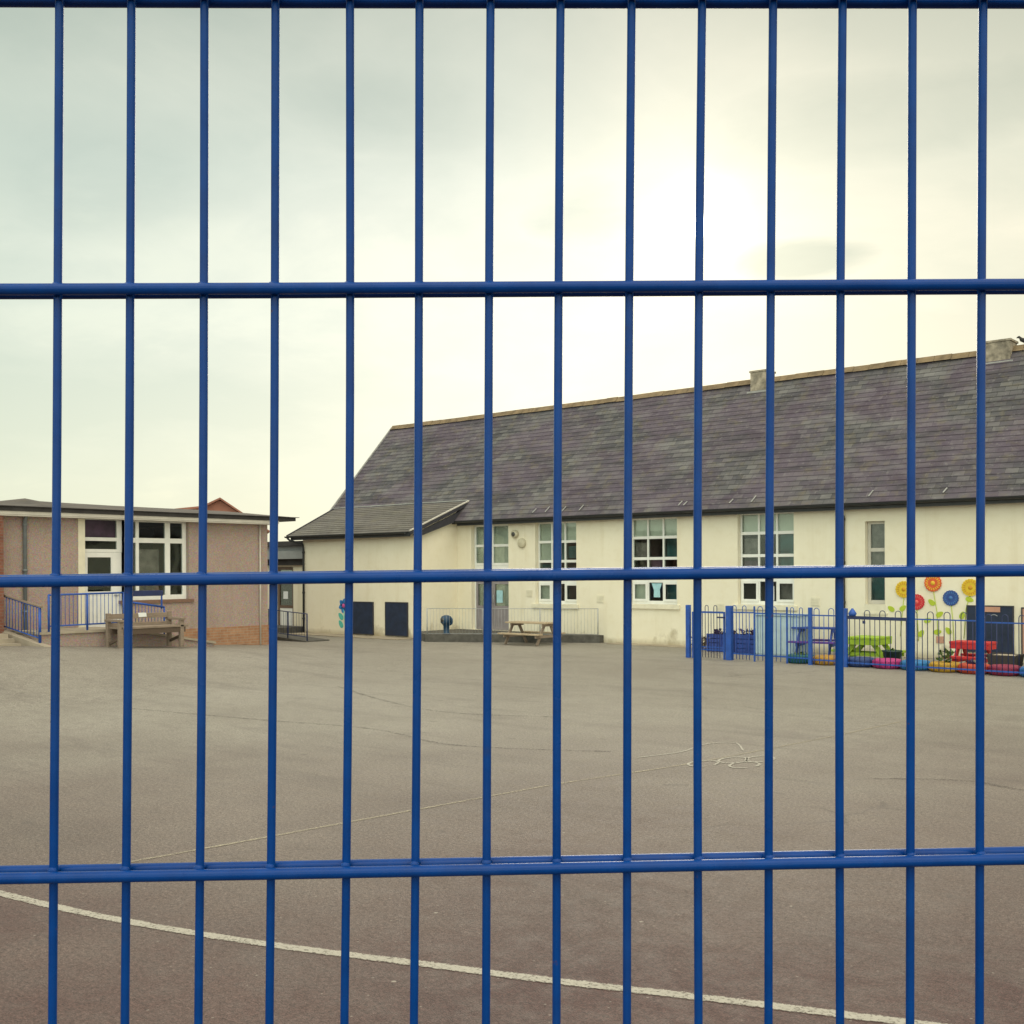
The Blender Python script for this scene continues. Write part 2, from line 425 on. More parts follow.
M = dict(
    cream=cream_wall(), dash=pebbledash(),
    brick=brick('orange_brick', (.33, .165, .09), (.39, .21, .12), (.33, .27, .20)),
    redbrick=brick('red_brick', (.19, .07, .045), (.24, .095, .06), (.20, .15, .12)),
    slate=slate('weathered_slate', (.058, .057, .066), (.142, .138, .134), (.100, .070, .106), (.15, .13, .082)),
    slate2=slate('grey_brown_slate', (.125, .115, .10), (.15, .14, .12), (.13, .115, .11), (.17, .155, .105)),
    tile=slate('brown_concrete_tile', (.085, .068, .055), (.105, .085, .068), (.07, .055, .05), (.13, .11, .07)),
    ridge=painted('lichened_ridge_tile', (.19, .135, .075), .9, .35, 4, .5),
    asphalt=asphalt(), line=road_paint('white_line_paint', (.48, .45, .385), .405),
    faint=road_paint('worn_line_paint', (.42, .37, .28), .49), chalk=road_paint('chalk_scribble', (.50, .47, .41), .41),
    tar=road_paint('tar_seam', (.075, .065, .06), .56),
    upvc=painted('white_window_plastic', (.80, .80, .76), .35, .05, 5, .12),
    sill=painted('painted_cream_sill', (.74, .69, .54), .7, .08, 5, .3),
    brownsill=painted('brown_tile_sill', (.20, .115, .08), .7, .15),
    glass=glass_pane(), blind=painted('pale_roller_blind', (.80, .78, .68), .9, .06, 2, .1),
    curtain=painted('drawn_curtain', (.24, .20, .19), .95, .4, 5, .4),
    teal_int=painted('teal_display_board', (.03, .11, .12), .9, .6, 2, .3),
    mauve_int=painted('mauve_display_board', (.14, .06, .12), .9, .5, 2, .3),
    room=painted('classroom_plaster', (.11, .12, .13), .95, .15, 1),
    black=painted('black_gutter_plastic', (.020, .022, .024), .5, .2),
    lead=painted('lead_flashing', (.34, .34, .33), .6, .2, 4, .4),
    fascia=painted('pale_grey_fascia', (.55, .52, .46), .6, .1, 3, .3),
    barge=painted('grey_bargeboard', (.27, .28, .28), .5, .08, 4, .2),
    darkwood=painted('dark_stained_board', (.035, .035, .045), .7, .2),
    felt=painted('dark_roof_edge', (.040, .036, .036), .8, .25, 4, .3),
    concrete=painted('weathered_concrete', (.36, .31, .24), .92, .2, 3, .5),
    tan=painted('tan_concrete_apron', (.34, .285, .21), .92, .25, 2, .5),
    darkconc=painted('dark_mossy_concrete', (.085, .08, .07), .9, .35, 6, .5),
    gwood=wood('weathered_bench_wood', (.25, .195, .15), 1), gwood2=wood('bleached_table_wood', (.42, .33, .22), 0),
    dwood=wood('dark_damp_wood', (.10, .07, .05), 0),
    bluegloss=gloss_blue(), blue=painted('blue_railing_paint', (.012, .075, .36), .4, .2, 7, .25),
    darkblue=painted('navy_railing_paint', (.014, .026, .10), .5, .2, 7, .25),
    greyrail=painted('grey_rail_metal', (.34, .35, .36), .5, .15),
    palecab=painted('pale_blue_boarding', (.42, .54, .60), .55, .08, 4, .15),
    planter=painted('blue_planter_paint', (.022, .055, .27), .6, .25, 6, .3),
    purple=painted('purple_bench_paint', (.10, .035, .25), .55, .2, 6, .25),
    lime=painted('lime_bench_paint', (.30, .45, .025), .6, .2, 6, .45),
    red=painted('red_bench_paint', (.50, .022, .025), .6, .2, 6, .45),
    board=painted('navy_chalkboard', (.012, .022, .052), .7, .35, 4, .5),
    chalkw=painted('chalk_white', (.5, .52, .55), .9), pink=painted('pinkish_board', (.50, .27, .19), .8, .12, 4, .2),
    bin=painted('dark_teal_bin_plastic', (.008, .045, .10), .4, .2),
    soil=painted('planting_soil', (.05, .035, .022), .95, .4, 20, .4),
    leaf=painted('leaf_green', (.075, .13, .025), .6, .4, 15, .2),
    purpleleaf=painted('purple_leaf', (.055, .03, .09), .6, .4, 15, .2),
    litleaf=painted('lime_plaque_leaf', (.42, .52, .03), .5, .1, 5, .15),
    white=painted('white_paper', (.78, .80, .80), .8, .04), bluepaper=painted('pale_blue_paper', (.36, .60, .66), .8, .1), doorgrey=painted('grey_mauve_door', (.26, .235, .25), .5, .12, 4, .2),
    brown=painted('brown_door', (.14, .085, .055), .5, .2), bird=painted('dark_feathers', (.03, .028, .026), .8, .3),
    pipegrey=painted('blue_grey_pipe', (.17, .19, .20), .5, .15),
    chimney=painted('weathered_vent_stack', (.30, .26, .20), .9, .55, 6, .9),
    lamp=painted('cream_lamp_housing', (.55, .50, .36), .5, .1), dark=painted('dark_lens', (.05, .05, .045), .3, .1),
    housewall=painted('distant_house_wall', (.45, .30, .22), .9, .1, 1),
    houseroof=painted('distant_red_tile', (.30, .13, .09), .85, .2, 1.5, .3),
)
def tyre_mat(name, c): return painted(name, tuple(.8 * v + .006 for v in c), .6, .25, 9, .7)

# ------------------------------------------------------------------ ground
def ground_z(x, y):
    a = min(1, max(0, (-17 - x) / 8.0)); a = a * a * (3 - 2 * a)
    return .058 * max(0, min(11, 19.75 - y)) * a

def build_ground():
    def axis(lo, hi, step, far):
        v = [-far, -far / 2, -far / 5, lo - 20, lo - 8]
        x = lo
        while x <= hi: v.append(x); x += step
        return v + [hi + 8, hi + 20, far / 5, far / 2, far]
    xs = axis(-36, 10, .8, 400); ys = axis(-4, 30, .8, 400)
    mb = MB()
    for y in ys:
        for x in xs: mb.v.append(Vector((x, y, ground_z(x, y))))
    n = len(xs)
    for j in range(len(ys) - 1):
        for i in range(n - 1):
            a = j * n + i
            mb.f.append((a, a + 1, a + n + 1, a + n)); mb.m.append(0); mb.sm.append(True)
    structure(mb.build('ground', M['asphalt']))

build_ground()

def strip(name, pts, w, mat, z=.004, wob=0.0):
    """painted line lying on the asphalt, following pts (x,y)"""
    P = [Vector((p[0], p[1], 0)) for p in pts]
    # resample with smooth interpolation
    Q = []
    for i in range(len(P) - 1):
        p0 = P[max(0, i - 1)]; p1 = P[i]; p2 = P[i + 1]; p3 = P[min(len(P) - 1, i + 2)]
        k = max(2, int((p2 - p1).length / .12))
        for j in range(k):
            t = j / k
            Q.append(.5 * ((2 * p1) + (p2 - p0) * t + (2 * p0 - 5 * p1 + 4 * p2 - p3) * t * t + (3 * p1 - p0 - 3 * p2 + p3) * t ** 3))
    Q.append(P[-1])
    mb = MB(); L = []
    for i, q in enumerate(Q):
        d = (Q[min(len(Q) - 1, i + 1)] - Q[max(0, i - 1)]).normalized()
        nrm = Vector((-d.y, d.x, 0))
        ww = w * (1 + wob * (random.random() - .5))
        L.append((q - nrm * ww / 2, q + nrm * ww / 2))
    for i in range(len(L) - 1):
        a, b = L[i], L[i + 1]
        mb.quad([(v.x, v.y, ground_z(v.x, v.y) + z) for v in (a[0], b[0], b[1], a[1])], 0, False, [(i * .12, 0), (i * .12 + .12, 0), (i * .12 + .12, 1), (i * .12, 1)])
    return structure(mb.build(name, mat, recalc=False))

strip('painted_line', [(-9.5, 3.05), (-7.42, 3.354), (-6.28, 3.574), (-5.22, 3.889), (-4.3, 4.24), (-3.57, 4.517), (-2.93, 4.79), (-2.31, 5.037), (-1.4, 5.38), (0.4, 5.95)], .115, M['line'], wob=.12)
strip('painted_line', [(-7.5, 4.2), (-7.30, 5.6), (-7.043, 7.497), (-6.86, 8.75), (-6.45, 10.6), (-6.107, 13.357), (-5.95, 15.2)], .065, M['faint'])
strip('chalk_mark', [(-7.128, 10.453), (-6.95, 11.1), (-7.03, 11.65), (-6.97, 11.98), (-6.78, 12.1), (-6.43, 11.64)], .035, M['chalk'], .006)
for cx, cy in ((-6.2, 11.0), (-6.0, 11.25), (-6.35, 10.6), (-5.95, 10.8)):
    strip('chalk_mark', [(cx + .14 * math.cos(t), cy + .22 * math.sin(t)) for t in [k * .7 for k in range(9)]], .045, M['chalk'], .006)
strip('tar_seam', [(-16.0, 9.2), (-13.2, 9.7), (-11.2, 10.1), (-9.4, 9.8), (-7.6, 10.6)], .10, M['tar'], .005, .8)
strip('tar_seam', [(-15.8, 13.4), (-13.4, 12.4), (-11.6, 12.0), (-10.0, 12.6)], .12, M['tar'], .005, .8)
strip('tar_seam', [(-4.6, 10.9), (-3.8, 11.4), (-3.0, 11.3), (-2.0, 12.2), (-.8, 12.9)], .11, M['tar'], .005, .9)
# tan concrete apron along the foot of the main building and its extension
mb = MB()
mb.box(-30.4, -25.0, 23.55, 24.42, -.1, .02); mb.box(-18.7, -14.4, 25.9, 26.42, -.1, .02)
structure(mb.build('concrete_apron', M['tan']))

def debris(pts, w):
    return strip('debris_line', pts, w, M['tar'], .008, 1.2)
debris([(-19.0, 26.33), (-17.4, 26.30), (-16.2, 26.34), (-14.9, 26.30), (-12.5, 26.33), (-9, 26.33)], .16)
debris([(-26.32, 16.9), (-26.30, 18.0), (-26.33, 19.0), (-26.30, 19.75)], .14)
debris([(-24.86, 12.5), (-24.85, 14.0), (-24.88, 15.5), (-24.86, 16.9)], .14)
debris([(-30.3, 23.5), (-28.4, 23.46), (-26.5, 23.5), (-25.0, 23.5)], .14)
# ------------------------------------------------------------------ windows
def glazed_unit(name, parent, o, a0, a1, z0, z1, front, cols, rows, axis='y', mat='upvc', bar=.055,
                blind_rows=(), sashes=(), sill=None, deep=.07, sgn=1, pane_label=None, inner=()):
    """frame with mullions and transoms. cols/rows: lists of pane edges (a0,a1)/(z0,z1). axis y: lies in a y plane facing -y.
    axis x: lies in an x plane facing +x. front = coordinate of the outer face."""
    def bx(mb, u0, u1, t0, t1, w0, w1):
        if axis == 'y': mb.box(u0, u1, front + t0, front + t1, w0, w1)
        else: mb.box(front - t1, front - t0, u0, u1, w0, w1)
    fr = MB(o)
    ue = [a0] + [v for c in cols for v in c] + [a1]
    ze = [z0] + [v for r in rows for v in r] + [z1]
    for i in range(0, len(ue), 2): bx(fr, ue[i], ue[i + 1], 0, deep, z0, z1)           # uprights, full height
    for c in cols:
        for i in range(0, len(ze), 2): bx(fr, c[0], c[1], .003, deep - .003, ze[i], ze[i + 1])   # cross bars between them
    w = fr.build(name, M[mat], parent)
    pn = MB(o); bls = []; shs = []
    for ri, r in enumerate(rows):
        for ci, c in enumerate(cols):
            bx(pn, c[0], c[1], .03, .036, r[0], r[1])
            if (ri, ci) in sashes:          # opening casement: a proud second frame
                s = .05; sh = MB(o); shs.append(sh)
                bx(sh, c[0] - .015, c[0] + s, -.025, -.001, r[0] - .015, r[1] + .015)
                bx(sh, c[1] - s, c[1] + .015, -.025, -.001, r[0] - .015, r[1] + .015)
                bx(sh, c[0] + s, c[1] - s, -.025, -.001, r[0] - .015, r[0] + s)
                bx(sh, c[0] + s, c[1] - s, -.025, -.001, r[1] - s, r[1] + .015)
            if ri in blind_rows or (ri, ci) in blind_rows:
                bl = MB(o); bls.append(bl); bx(bl, c[0] - .02, c[1] + .02, .10, .11, r[0] + random.uniform(-.02, .0), r[1] + .03)
    pn.build('pane', M['glass'], w)
    for bl in bls: bl.build('blind', M['blind'], w)
    for sh in shs: sh.build('sash', M[mat], w)
    for (u0, u1, w0, w1, mname, nm) in inner:
        b = MB(o); bx(b, u0, u1, .13, .15, w0, w1); b.build(nm, M[mname], w)
    if sill:
        s = MB(o); ext, drop, out, sm = sill
        if axis == 'y': s.box(a0 - ext, a1 + ext, front - out, front + .02, z0 - drop, z0 - .002)
        else: s.box(front - .02, front + out, a0 - ext, a1 + ext, z0 - drop, z0 - .002)
        s.build('sill', M[sm], w, bevel=.008)
    return w

# ------------------------------------------------------------------ main school building
SO = Vector((-18, 26.4, 0))
school = thing('school_building', 'long cream school hall with steep slate roof and tall white windows', 'building', SO)
Y0, XL, XR = 26.4, -31.5, 3.0
EAVE_Y, EAVE_Z, RID_Y, RID_Z = 26.1, 3.76, 29.8, 7.75
BACK = 2 * RID_Y - Y0
DOOR = (-24.46, -22.86, .2, 3.62)
WIN = [(-21.76, -20.16, 1.10, 3.62), (-18.24, -16.62, 1.15, 3.62), (-14.72, -13.09, 1.19, 3.64)]
W5 = (-11.18, -10.68, 1.26, 3.31)
mb = MB(SO)
wall_holes(mb, -25.1, XR, -.3, 3.72, Y0, Y0 + .28, [DOOR] + WIN + [W5])
w_main = mb.build('wall', M['cream'], school, recalc=True)
mb = MB(SO)   # gable end, rear wall, far end: interior faces dark plaster by their own paint
mb.prism([(Y0 + .283, -.3), (BACK - .25, -.3), (BACK - .25, 3.7), (RID_Y, RID_Z - .28), (Y0 + .283, 3.7)], XL, XL + .25, 'x')
mb.prism([(Y0 + .283, -.3), (BACK - .25, -.3), (BACK - .25, 3.7), (RID_Y, RID_Z - .28), (Y0 + .283, 3.7)], XR - .25, XR, 'x')
mb.box(XL, XR, BACK - .247, BACK, -.3, 3.7)
mb.box(XL, -25.103, Y0, Y0 + .28, -.3, 3.72)
mb.build('wall', M['cream'], school)
mb = MB(SO)
mb.box(XL + .26, XR - .26, Y0 + .29, BACK - .26, .02, .1); mb.box(XL + .26, XR - .26, Y0 + .30, BACK - .27, 3.95, 4.0)
for x in (-25.2, -22.3, -12.3): mb.box(x, x + .12, Y0 + .3, BACK - .28, .11, 3.94)
mb.box(-25, -9, Y0 + 4.6, Y0 + 4.72, .11, 3.94)
mb.build('interior', M['room'], school)

def slate_slope(mb, x0, x1, e, r, n, sign=1, sag=True):
    """lapped courses between eave (y,z) and ridge (y,z); each course tips its lower edge proud"""
    L = math.hypot(r[0] - e[0], r[1] - e[1])
    dy, dz = (r[0] - e[0]) / L, (r[1] - e[1]) / L
    ny, nz = -dz * sign, abs(dy)
    if sign < 0: ny = dz
    step = L / n; xs = []
    x = x0
    while x < x1 - .05: xs.append(x); x += .6
    xs.append(x1)
    def wav(x, s): return .022 * mnoise.noise(Vector((x * .35, s * .5, 3.1))) + .006 * mnoise.noise(Vector((x * 2.1, s * 3, 9))) if sag else 0
    for i in range(n):
        s0, s1 = i * step - .012, (i + 1) * step + .012
        for k in range(len(xs) - 1):
            a, b = xs[k], xs[k + 1]
            P = []
            for x, s, lift in ((a, s0, .017), (b, s0, .017), (b, s1, .006), (a, s1, .006)):
                lf = lift + wav(x, s)
                if i == 0 and s == s0: lf = lift + wav(x, s) * .6
                P.append((x, e[0] + dy * s + ny * lf, e[1] + dz * s + nz * lf))
            mb.quad(P, 0, False, [(a, s0), (b, s0), (b, s1), (a, s1)])
            # butt edge
            q0, q1 = P[0], P[1]
            mb.quad([(q0[0], q0[1] - ny * .012, q0[2] - nz * .012), (q1[0], q1[1] - ny * .012, q1[2] - nz * .012), q1, q0],
                    0, False, [(a, s0 + .08), (b, s0 + .08), (b, s0 + .09), (a, s0 + .09)])

mb = MB(SO)
slate_slope(mb, -31.77, XR + .2, (EAVE_Y, EAVE_Z), (RID_Y, RID_Z), 29)
slate_slope(mb, -31.77, XR + .2, (2 * RID_Y - EAVE_Y, EAVE_Z), (RID_Y, RID_Z), 29, -1)
roof = mb.build('roof', M['slate'], school, recalc=False)
# sarking under the slates closes the roof
mb = MB(SO)
mb.prism([(EAVE_Y + .06, EAVE_Z - .02), (RID_Y, RID_Z - .06), (2 * RID_Y - EAVE_Y - .06, EAVE_Z - .02),
          (2 * RID_Y - EAVE_Y - .06, EAVE_Z - .1), (RID_Y, RID_Z - .15), (EAVE_Y + .06, EAVE_Z - .1)], -31.7, XR + .15, 'x')
mb.build('soffit', M['darkwood'], roof)
mb = MB(SO)
x = -31.8
while x < XR + .2:
    l = .45; z = RID_Z + .05 + .015 * mnoise.noise(Vector((x * .35, 0, 3.1)))
    t = random.uniform(-.008, .008)
    mb.prism([(RID_Y - .16, z - .14 + t), (RID_Y - .13, z - .12 + t), (RID_Y, z + .03 + t), (RID_Y + .13, z - .12 + t), (RID_Y + .16, z - .14 + t), (RID_Y, z - .02 + t)],
             x + .004, x + l - .004, 'x'); x += l
mb.build('ridge_tiles', M['ridge'], roof)
mb = MB(SO)   # verge of the left gable
mb.bar((-31.80, EAVE_Y, EAVE_Z - .02), (-31.80, RID_Y, RID_Z - .02), .05, .14, up=(0, -.7, .7))
mb.bar((-31.80, 2 * RID_Y - EAVE_Y, EAVE_Z - .02), (-31.80, RID_Y, RID_Z - .02), .05, .14, up=(0, .7, .7))
mb.build('verge', M['lead'], roof)
# ridge vents
for x0, x1, zt, lab in ((-16.0, -15.5, 8.03, 'smaller ridge stack with peeling render'), (-9.27, -8.66, 7.98, 'wide ridge stack with flaking dark patches')):
    mb = MB(SO)
    mb.box(x0, x1, RID_Y - .30, RID_Y + .30, RID_Z - .62, zt - .06)
    mb.box(x0 - .03, x1 + .03, RID_Y - .32, RID_Y + .32, zt - .06, zt)
    c = mb.build('chimney', M['chimney'], roof, bevel=.012); c['label'] = lab
    mb = MB(SO); mb.box(x0 - .08, x1 + .08, RID_Y - .37, RID_Y - .30, RID_Z - .46, RID_Z - .34)
    mb.build('flashing', M['lead'], c)
# gutter with its small dips, brackets
def gutter(mb, pts, r=.062, n=10):
    base = len(mb.v); pts = [Vector(p) for p in pts]
    for i, p in enumerate(pts):
        for k in range(n + 1):
            t = math.pi + math.pi * k / n
            mb.v.append(p + Vector((0, r * math.cos(t), r * math.sin(t))))
    for i in range(len(pts) - 1):
        for k in range(n):
            a = base + i * (n + 1) + k
            mb.f.append((a, a + 1, a + n + 2, a + n + 1)); mb.m.append(0); mb.sm.append(True)
mb = MB(SO)
gutter(mb, [(x, EAVE_Y - .05, 3.745 + .012 * mnoise.noise(Vector((x * .5, 1, 2)))) for x in [-24.85 + k * .7 for k in range(41)]])
mb.box(-24.85, XR, EAVE_Y + .03, EAVE_Y + .055, 3.60, 3.745)
g = mb.build('gutter', M['black'], roof, recalc=False)
for x in (-21.7, -21.2, -20.55, -19.9, -16.45, -16.28, -14.85, -14.2, -11.0, -9.2):
    mb = MB(SO); s = random.uniform(.28, .36); k = 1.078
    mb.bar((x, EAVE_Y + .10, EAVE_Z + .10 * k + .05), (x + .06, EAVE_Y + s - .1, EAVE_Z + (s - .1) * k + .05), .03, .012, up=(0, -.7, .7))
    mb.build('gutter_strap', M['lead'], roof)

# tall windows: three columns, three fixed rows over a row of casements
def hall_window(h, blinds, inner):
    a0, a1, z0, z1 = h
    f = .05; n = 3; w = (a1 - a0 - 4 * f) / 3
    cols = [(a0 + f + i * (w + f), a0 + f + i * (w + f) + w) for i in range(3)]
    t = z1
    rows = [(z0 + .10, z0 + .62), (z0 + .76, z0 + 1.27), (z0 + 1.35, z0 + 1.87), (z0 + 1.95, z1 - .05)]
    return glazed_unit('window', school, SO, a0 + .006, a1 - .006, z0 + .004, z1 - .004, Y0 + .15, cols, rows, blind_rows=blinds,
                       sashes=((0, 0), (0, 2)), sill=None, inner=[(cols[c][0], cols[c][1], rows[r][0] + lo, rows[r][1] - hi, mm, 'display_board') for (c, r, lo, hi, mm) in inner])
ws = [hall_window(WIN[0], (3, (0, 0), (2, 0)), ((1, 2, .0, .0, 'teal_int'), (2, 2, .05, .1, 'teal_int'), (2, 1, 0, .2, 'mauve_int'), (0, 1, .1, .05, 'teal_int'))),
      hall_window(WIN[1], (3, (0, 0)), ((0, 2, 0, .1, 'curtain'), (2, 2, .0, .0, 'teal_int'), (1, 1, .2, .0, 'mauve_int'), (0, 1, .0, .2, 'teal_int'), (2, 0, 0, .0, 'teal_int'))),
      hall_window(WIN[2], (3,), ((0, 2, 0, .1, 'curtain'), (2, 2, 0, 0, 'teal_int'), (0, 1, .1, .1, 'mauve_int'), (2, 1, .1, 0, 'teal_int'), (2, 0, .0, .0, 'curtain')))]
for h, w in zip(WIN, ws):
    mb = MB(SO); mb.box(h[0] - .12, h[1] + .10, Y0 - .06, Y0 + .148, h[2] - .13, h[2] + .002)
    mb.build('sill', M['sill'], w, bevel=.01)
# papers taped inside the glass
h = WIN[1]; mb = MB(SO); x = h[0] + .60
mb.quad([(x + .12, Y0 + .176, h[2] + .20), (x + .34, Y0 + .176, h[2] + .20), (x + .33, Y0 + .176, h[2] + .42), (x + .40, Y0 + .176, h[2] + .60), (x + .05, Y0 + .176, h[2] + .60), (x + .13, Y0 + .176, h[2] + .40)])
mb.build('paper_notice', M['bluepaper'], ws[1])
h = WIN[2]; mb = MB(SO); x = h[0] + .78
mb.box(x, x + .2, Y0 + .174, Y0 + .177, h[2] + .12, h[2] + .50); mb.build('paper_notice', M['white'], ws[2])
# narrow window
a0, a1, z0, z1 = W5
w5 = glazed_unit('window', school, SO, a0 + .006, a1 - .006, z0 + .004, z1 - .004, Y0 + .15, [(a0 + .08, a1 - .07)],
                 [(z0 + .10, z0 + .86), (z0 + .93, z0 + 1.30), (z0 + 1.39, z1 - .07)], blind_rows=(), inner=[(a0, a1, z0 + .9, z1, 'curtain', 'curtain'), (a0, a1, z0, z0 + .88, 'teal_int', 'display_board')], mat='fascia')
w5['label'] = 'narrow window beside the downpipe'
mb = MB(SO); mb.box(a0 - .04, a1 + .06, Y0 - .03, Y0 + .148, z0 - .25, z0 - .20); mb.box(a0 - .02, a1 + .02, Y0 - .006, Y0 + .148, z0 - .199, z0 + .002)
mb.build('sill', M['sill'], w5)
# doorway: double doors under a white spandrel and a four light window
a0, a1, z0, z1 = DOOR; mid = (a0 + a1) / 2
dw = glazed_unit('window', school, SO, a0 + .006, a1 - .006, 2.30, z1 - .004, Y0 + .15, [(a0 + .07, mid - .03), (mid + .03, a1 - .05)],
                 [(2.38, 2.90), (2.98, z1 - .06)], blind_rows=(0, 1), sill=None)
mb = MB(SO); mb.box(a0 + .006, a1 - .006, Y0 + .16, Y0 + .22, 2.10, 2.297); mb.build('spandrel', M['upvc'], dw)
mb = MB(SO); mb.box(a0 - .0, a1 + .0, Y0 - .02, Y0 + .27, z0 - .06, z0 + .02); mb.build('doorstep', M['sill'], school)
for u0, u1 in ((a0 + .06, mid - .005), (mid + .005, a1 - .06)):
    d = MB(SO)
    f = .075
    d.box(u0, u0 + f, Y0 + .16, Y0 + .205, z0 + .03, 2.095); d.box(u1 - f, u1, Y0 + .16, Y0 + .205, z0 + .03, 2.095)
    for q0, q1 in ((z0 + .03, .32), (.92, 1.0), (1.70, 1.79), (2.02, 2.095)): d.box(u0 + f, u1 - f, Y0 + .162, Y0 + .203, q0, q1)
    d.box(u0 + f, u1 - f, Y0 + .175, Y0 + .19, .32, .92)
    door = d.build('door', M['doorgrey'], school)
    p = MB(SO); p.box(u0 + f, u1 - f, Y0 + .18, Y0 + .186, 1.0, 1.70); p.box(u0 + f, u1 - f, Y0 + .18, Y0 + .186, 1.79, 2.02); p.build('pane', M['glass'], door)
    p = MB(SO); p.box(u0 + f, u1 - f, Y0 + .27, Y0 + .28, 1.0, 2.02); p.build('blind', M['blind'], door)
    hx = u1 - .05 if u0 < mid - .1 else u0 + .05
    p = MB(SO); p.tube([(hx, Y0 + .158, 1.1), (hx, Y0 + .11, 1.1), (hx, Y0 + .11, 1.35), (hx, Y0 + .158, 1.35)], .012, 8); p.build('handle', M['greyrail'], door)
p = MB(SO); p.box(mid + .14, mid + .40, Y0 + .172, Y0 + .176, 1.10, 1.50); p.build('paper_notice', M['bluepaper'], door)
# white painted surround left of the door
for q0, q1 in ((a0 + .004, a0 + .055), (a1 - .055, a1 - .006)):
    mb = MB(SO); mb.box(q0, q1, Y0 + .155, Y0 + .21, z0 + .02, 2.095); mb.build('door_frame', M['upvc'], school)
# downpipe right of the fourth window
def downpipe(parent, o, pts, mat, r=.034, clips=()):
    mb = MB(o); mb.tube(pts, r, 10)
    for c in clips: mb.lathe(c, [(r + .001, -.03), (r + .014, -.03), (r + .014, .03), (r + .001, .03)], 12)
    return mb.build('downpipe', mat, parent)
downpipe(school, SO, [(-11.72, EAVE_Y - .03, 3.69), (-11.72, EAVE_Y + .0, 3.6), (-11.72, Y0 - .05, 3.46), (-11.72, Y0 - .05, .02)], M['black'], .036,
         [(-11.72, Y0 - .05, z) for z in (3.38, 2.3, 1.3, .4)])
# floodlight and alarm sounder between the door and the first tall window
mb = MB(SO); mb.lathe((-22.55, Y0 - .005, 3.28), [(.0, .12), (.10, .12), (.13, .09), (.13, .0)], 18, axis='y')
fl = mb.build('floodlight', M['lamp'], school); mb = MB(SO); mb.lathe((-22.55, Y0 - .127, 3.27), [(0, .012), (.07, .008), (.075, 0)], 16, axis='y'); mb.build('lens', M['dark'], fl)
mb = MB(SO); mb.lathe((-22.28, Y0 - .004, 2.99), [(0, .09), (.11, .085), (.15, .06), (.16, .0)], 20, axis='y'); mb.build('alarm_sounder', M['lamp'], school)
for x, z in ((-22.0, 1.42), (-19.28, 1.28), (-14.35 - .9, 1.1), (-12.5, 1.3)):
    mb = MB(SO); mb.box(x - .12, x + .12, Y0 - .012, Y0 - .001, z - .11, z + .11)
    for k in range(5): mb.box(x - .10, x + .10, Y0 - .02, Y0 - .0121, z - .09 + k * .04, z - .075 + k * .04)
    mb.build('wall_vent', M['sill'], school)

# ---- lower extension with its lean-to roof
EY, EL, ER = 24.4, -30.6, -25.1
mb = MB(SO)
wall_holes(mb, EL, ER, -.3, 3.34, EY, EY + .25, [])
mb.prism([(EY + .253, -.3), (Y0 - .003, -.3), (Y0 - .003, 4.2), (EY + .253, 3.42)], ER - .25, ER, 'x')
mb.prism([(EY + .253, -.3), (Y0 - .003, -.3), (Y0 - .003, 4.2), (EY + .253, 3.42)], EL, EL + .25, 'x')
mb.build('extension_wall', M['cream'], school)
mb = MB(SO)
e0, r0 = (24.08, 3.36), (26.78, 4.44)
n = 14; L = math.hypot(r0[0] - e0[0], r0[1] - e0[1])
for i in range(n):
    for k in range(10):
        def pt(u, s, lift):
            t = s / L
            xl = -31.05 + (-31.72 + 31.05) * t; xr = -24.92
            return (xl + (xr - xl) * u, e0[0] + (r0[0] - e0[0]) * t - .37 * lift, e0[1] + (r0[1] - e0[1]) * t + .93 * lift)
        s0, s1 = i * L / n - .01, (i + 1) * L / n + .01
        u0, u1 = k / 10, (k + 1) / 10
        mb.quad([pt(u0, s0, .02), pt(u1, s0, .02), pt(u1, s1, .005), pt(u0, s1, .005)], 0, False, [(u0 * 6, s0), (u1 * 6, s0), (u1 * 6, s1), (u0 * 6, s1)])
        mb.quad([pt(u0, s0, .0), pt(u1, s0, .0), pt(u1, s0, .02), pt(u0, s0, .02)], 0, False, [(u0 * 6, s0 + .1), (u1 * 6, s0 + .1), (u1 * 6, s0 + .11), (u0 * 6, s0 + .11)])
er = mb.build('extension_roof', M['slate2'], school, recalc=False)
mb = MB(SO); mb.quad([(-31.04, e0[0] + .05, e0[1] - .05), (-24.95, e0[0] + .05, e0[1] - .05), (-24.95, r0[0], r0[1] - .06), (-31.7, r0[0], r0[1] - .06)]); mb.build('soffit', M['darkwood'], er, recalc=False)
mb = MB(SO); mb.bar((-31.74, r0[0] + .0, r0[1] + .03), (-24.92, r0[0] + .0, r0[1] + .03), .12, .035); mb.build('flashing', M['lead'], er)
mb = MB(SO)
mb.bar((-24.87, e0[0] - .05, e0[1] - .04), (-24.87, r0[0] + .1, r0[1] - .01), .045, .11)
bb = mb.build('bargeboard', M['darkwood'], er)
mb = MB(SO); mb.bar((-24.87, e0[0] - .06, e0[1] + .035), (-24.87, r0[0] + .1, r0[1] + .065), .06, .035); mb.build('edge_trim', M['fascia'], bb)
mb = MB(SO); mb.prism([(e0[0] + .1, e0[1] - .09), (Y0 - .02, e0[1] + .74), (Y0 - .02, e0[1] + .45), (e0[0] + .35, e0[1] - .15)], -24.93, -24.90, 'x'); mb.build('verge_soffit', M['darkwood'], er)
mb = MB(SO); gutter(mb, [(x, e0[0] - .05, 3.355) for x in [-31.1 + k * .6 for k in range(11)]], .055); mb.box(-30.9, -24.95, e0[0] + .02, e0[0] + .045, 3.22, 3.35)
mb.build('gutter', M['black'], er, recalc=False)
mb = MB(SO); mb.bar((-31.08, e0[0], e0[1] - .01), (-31.74, r0[0], r0[1] - .01), .05, .10); mb.build('verge', M['darkwood'], er)
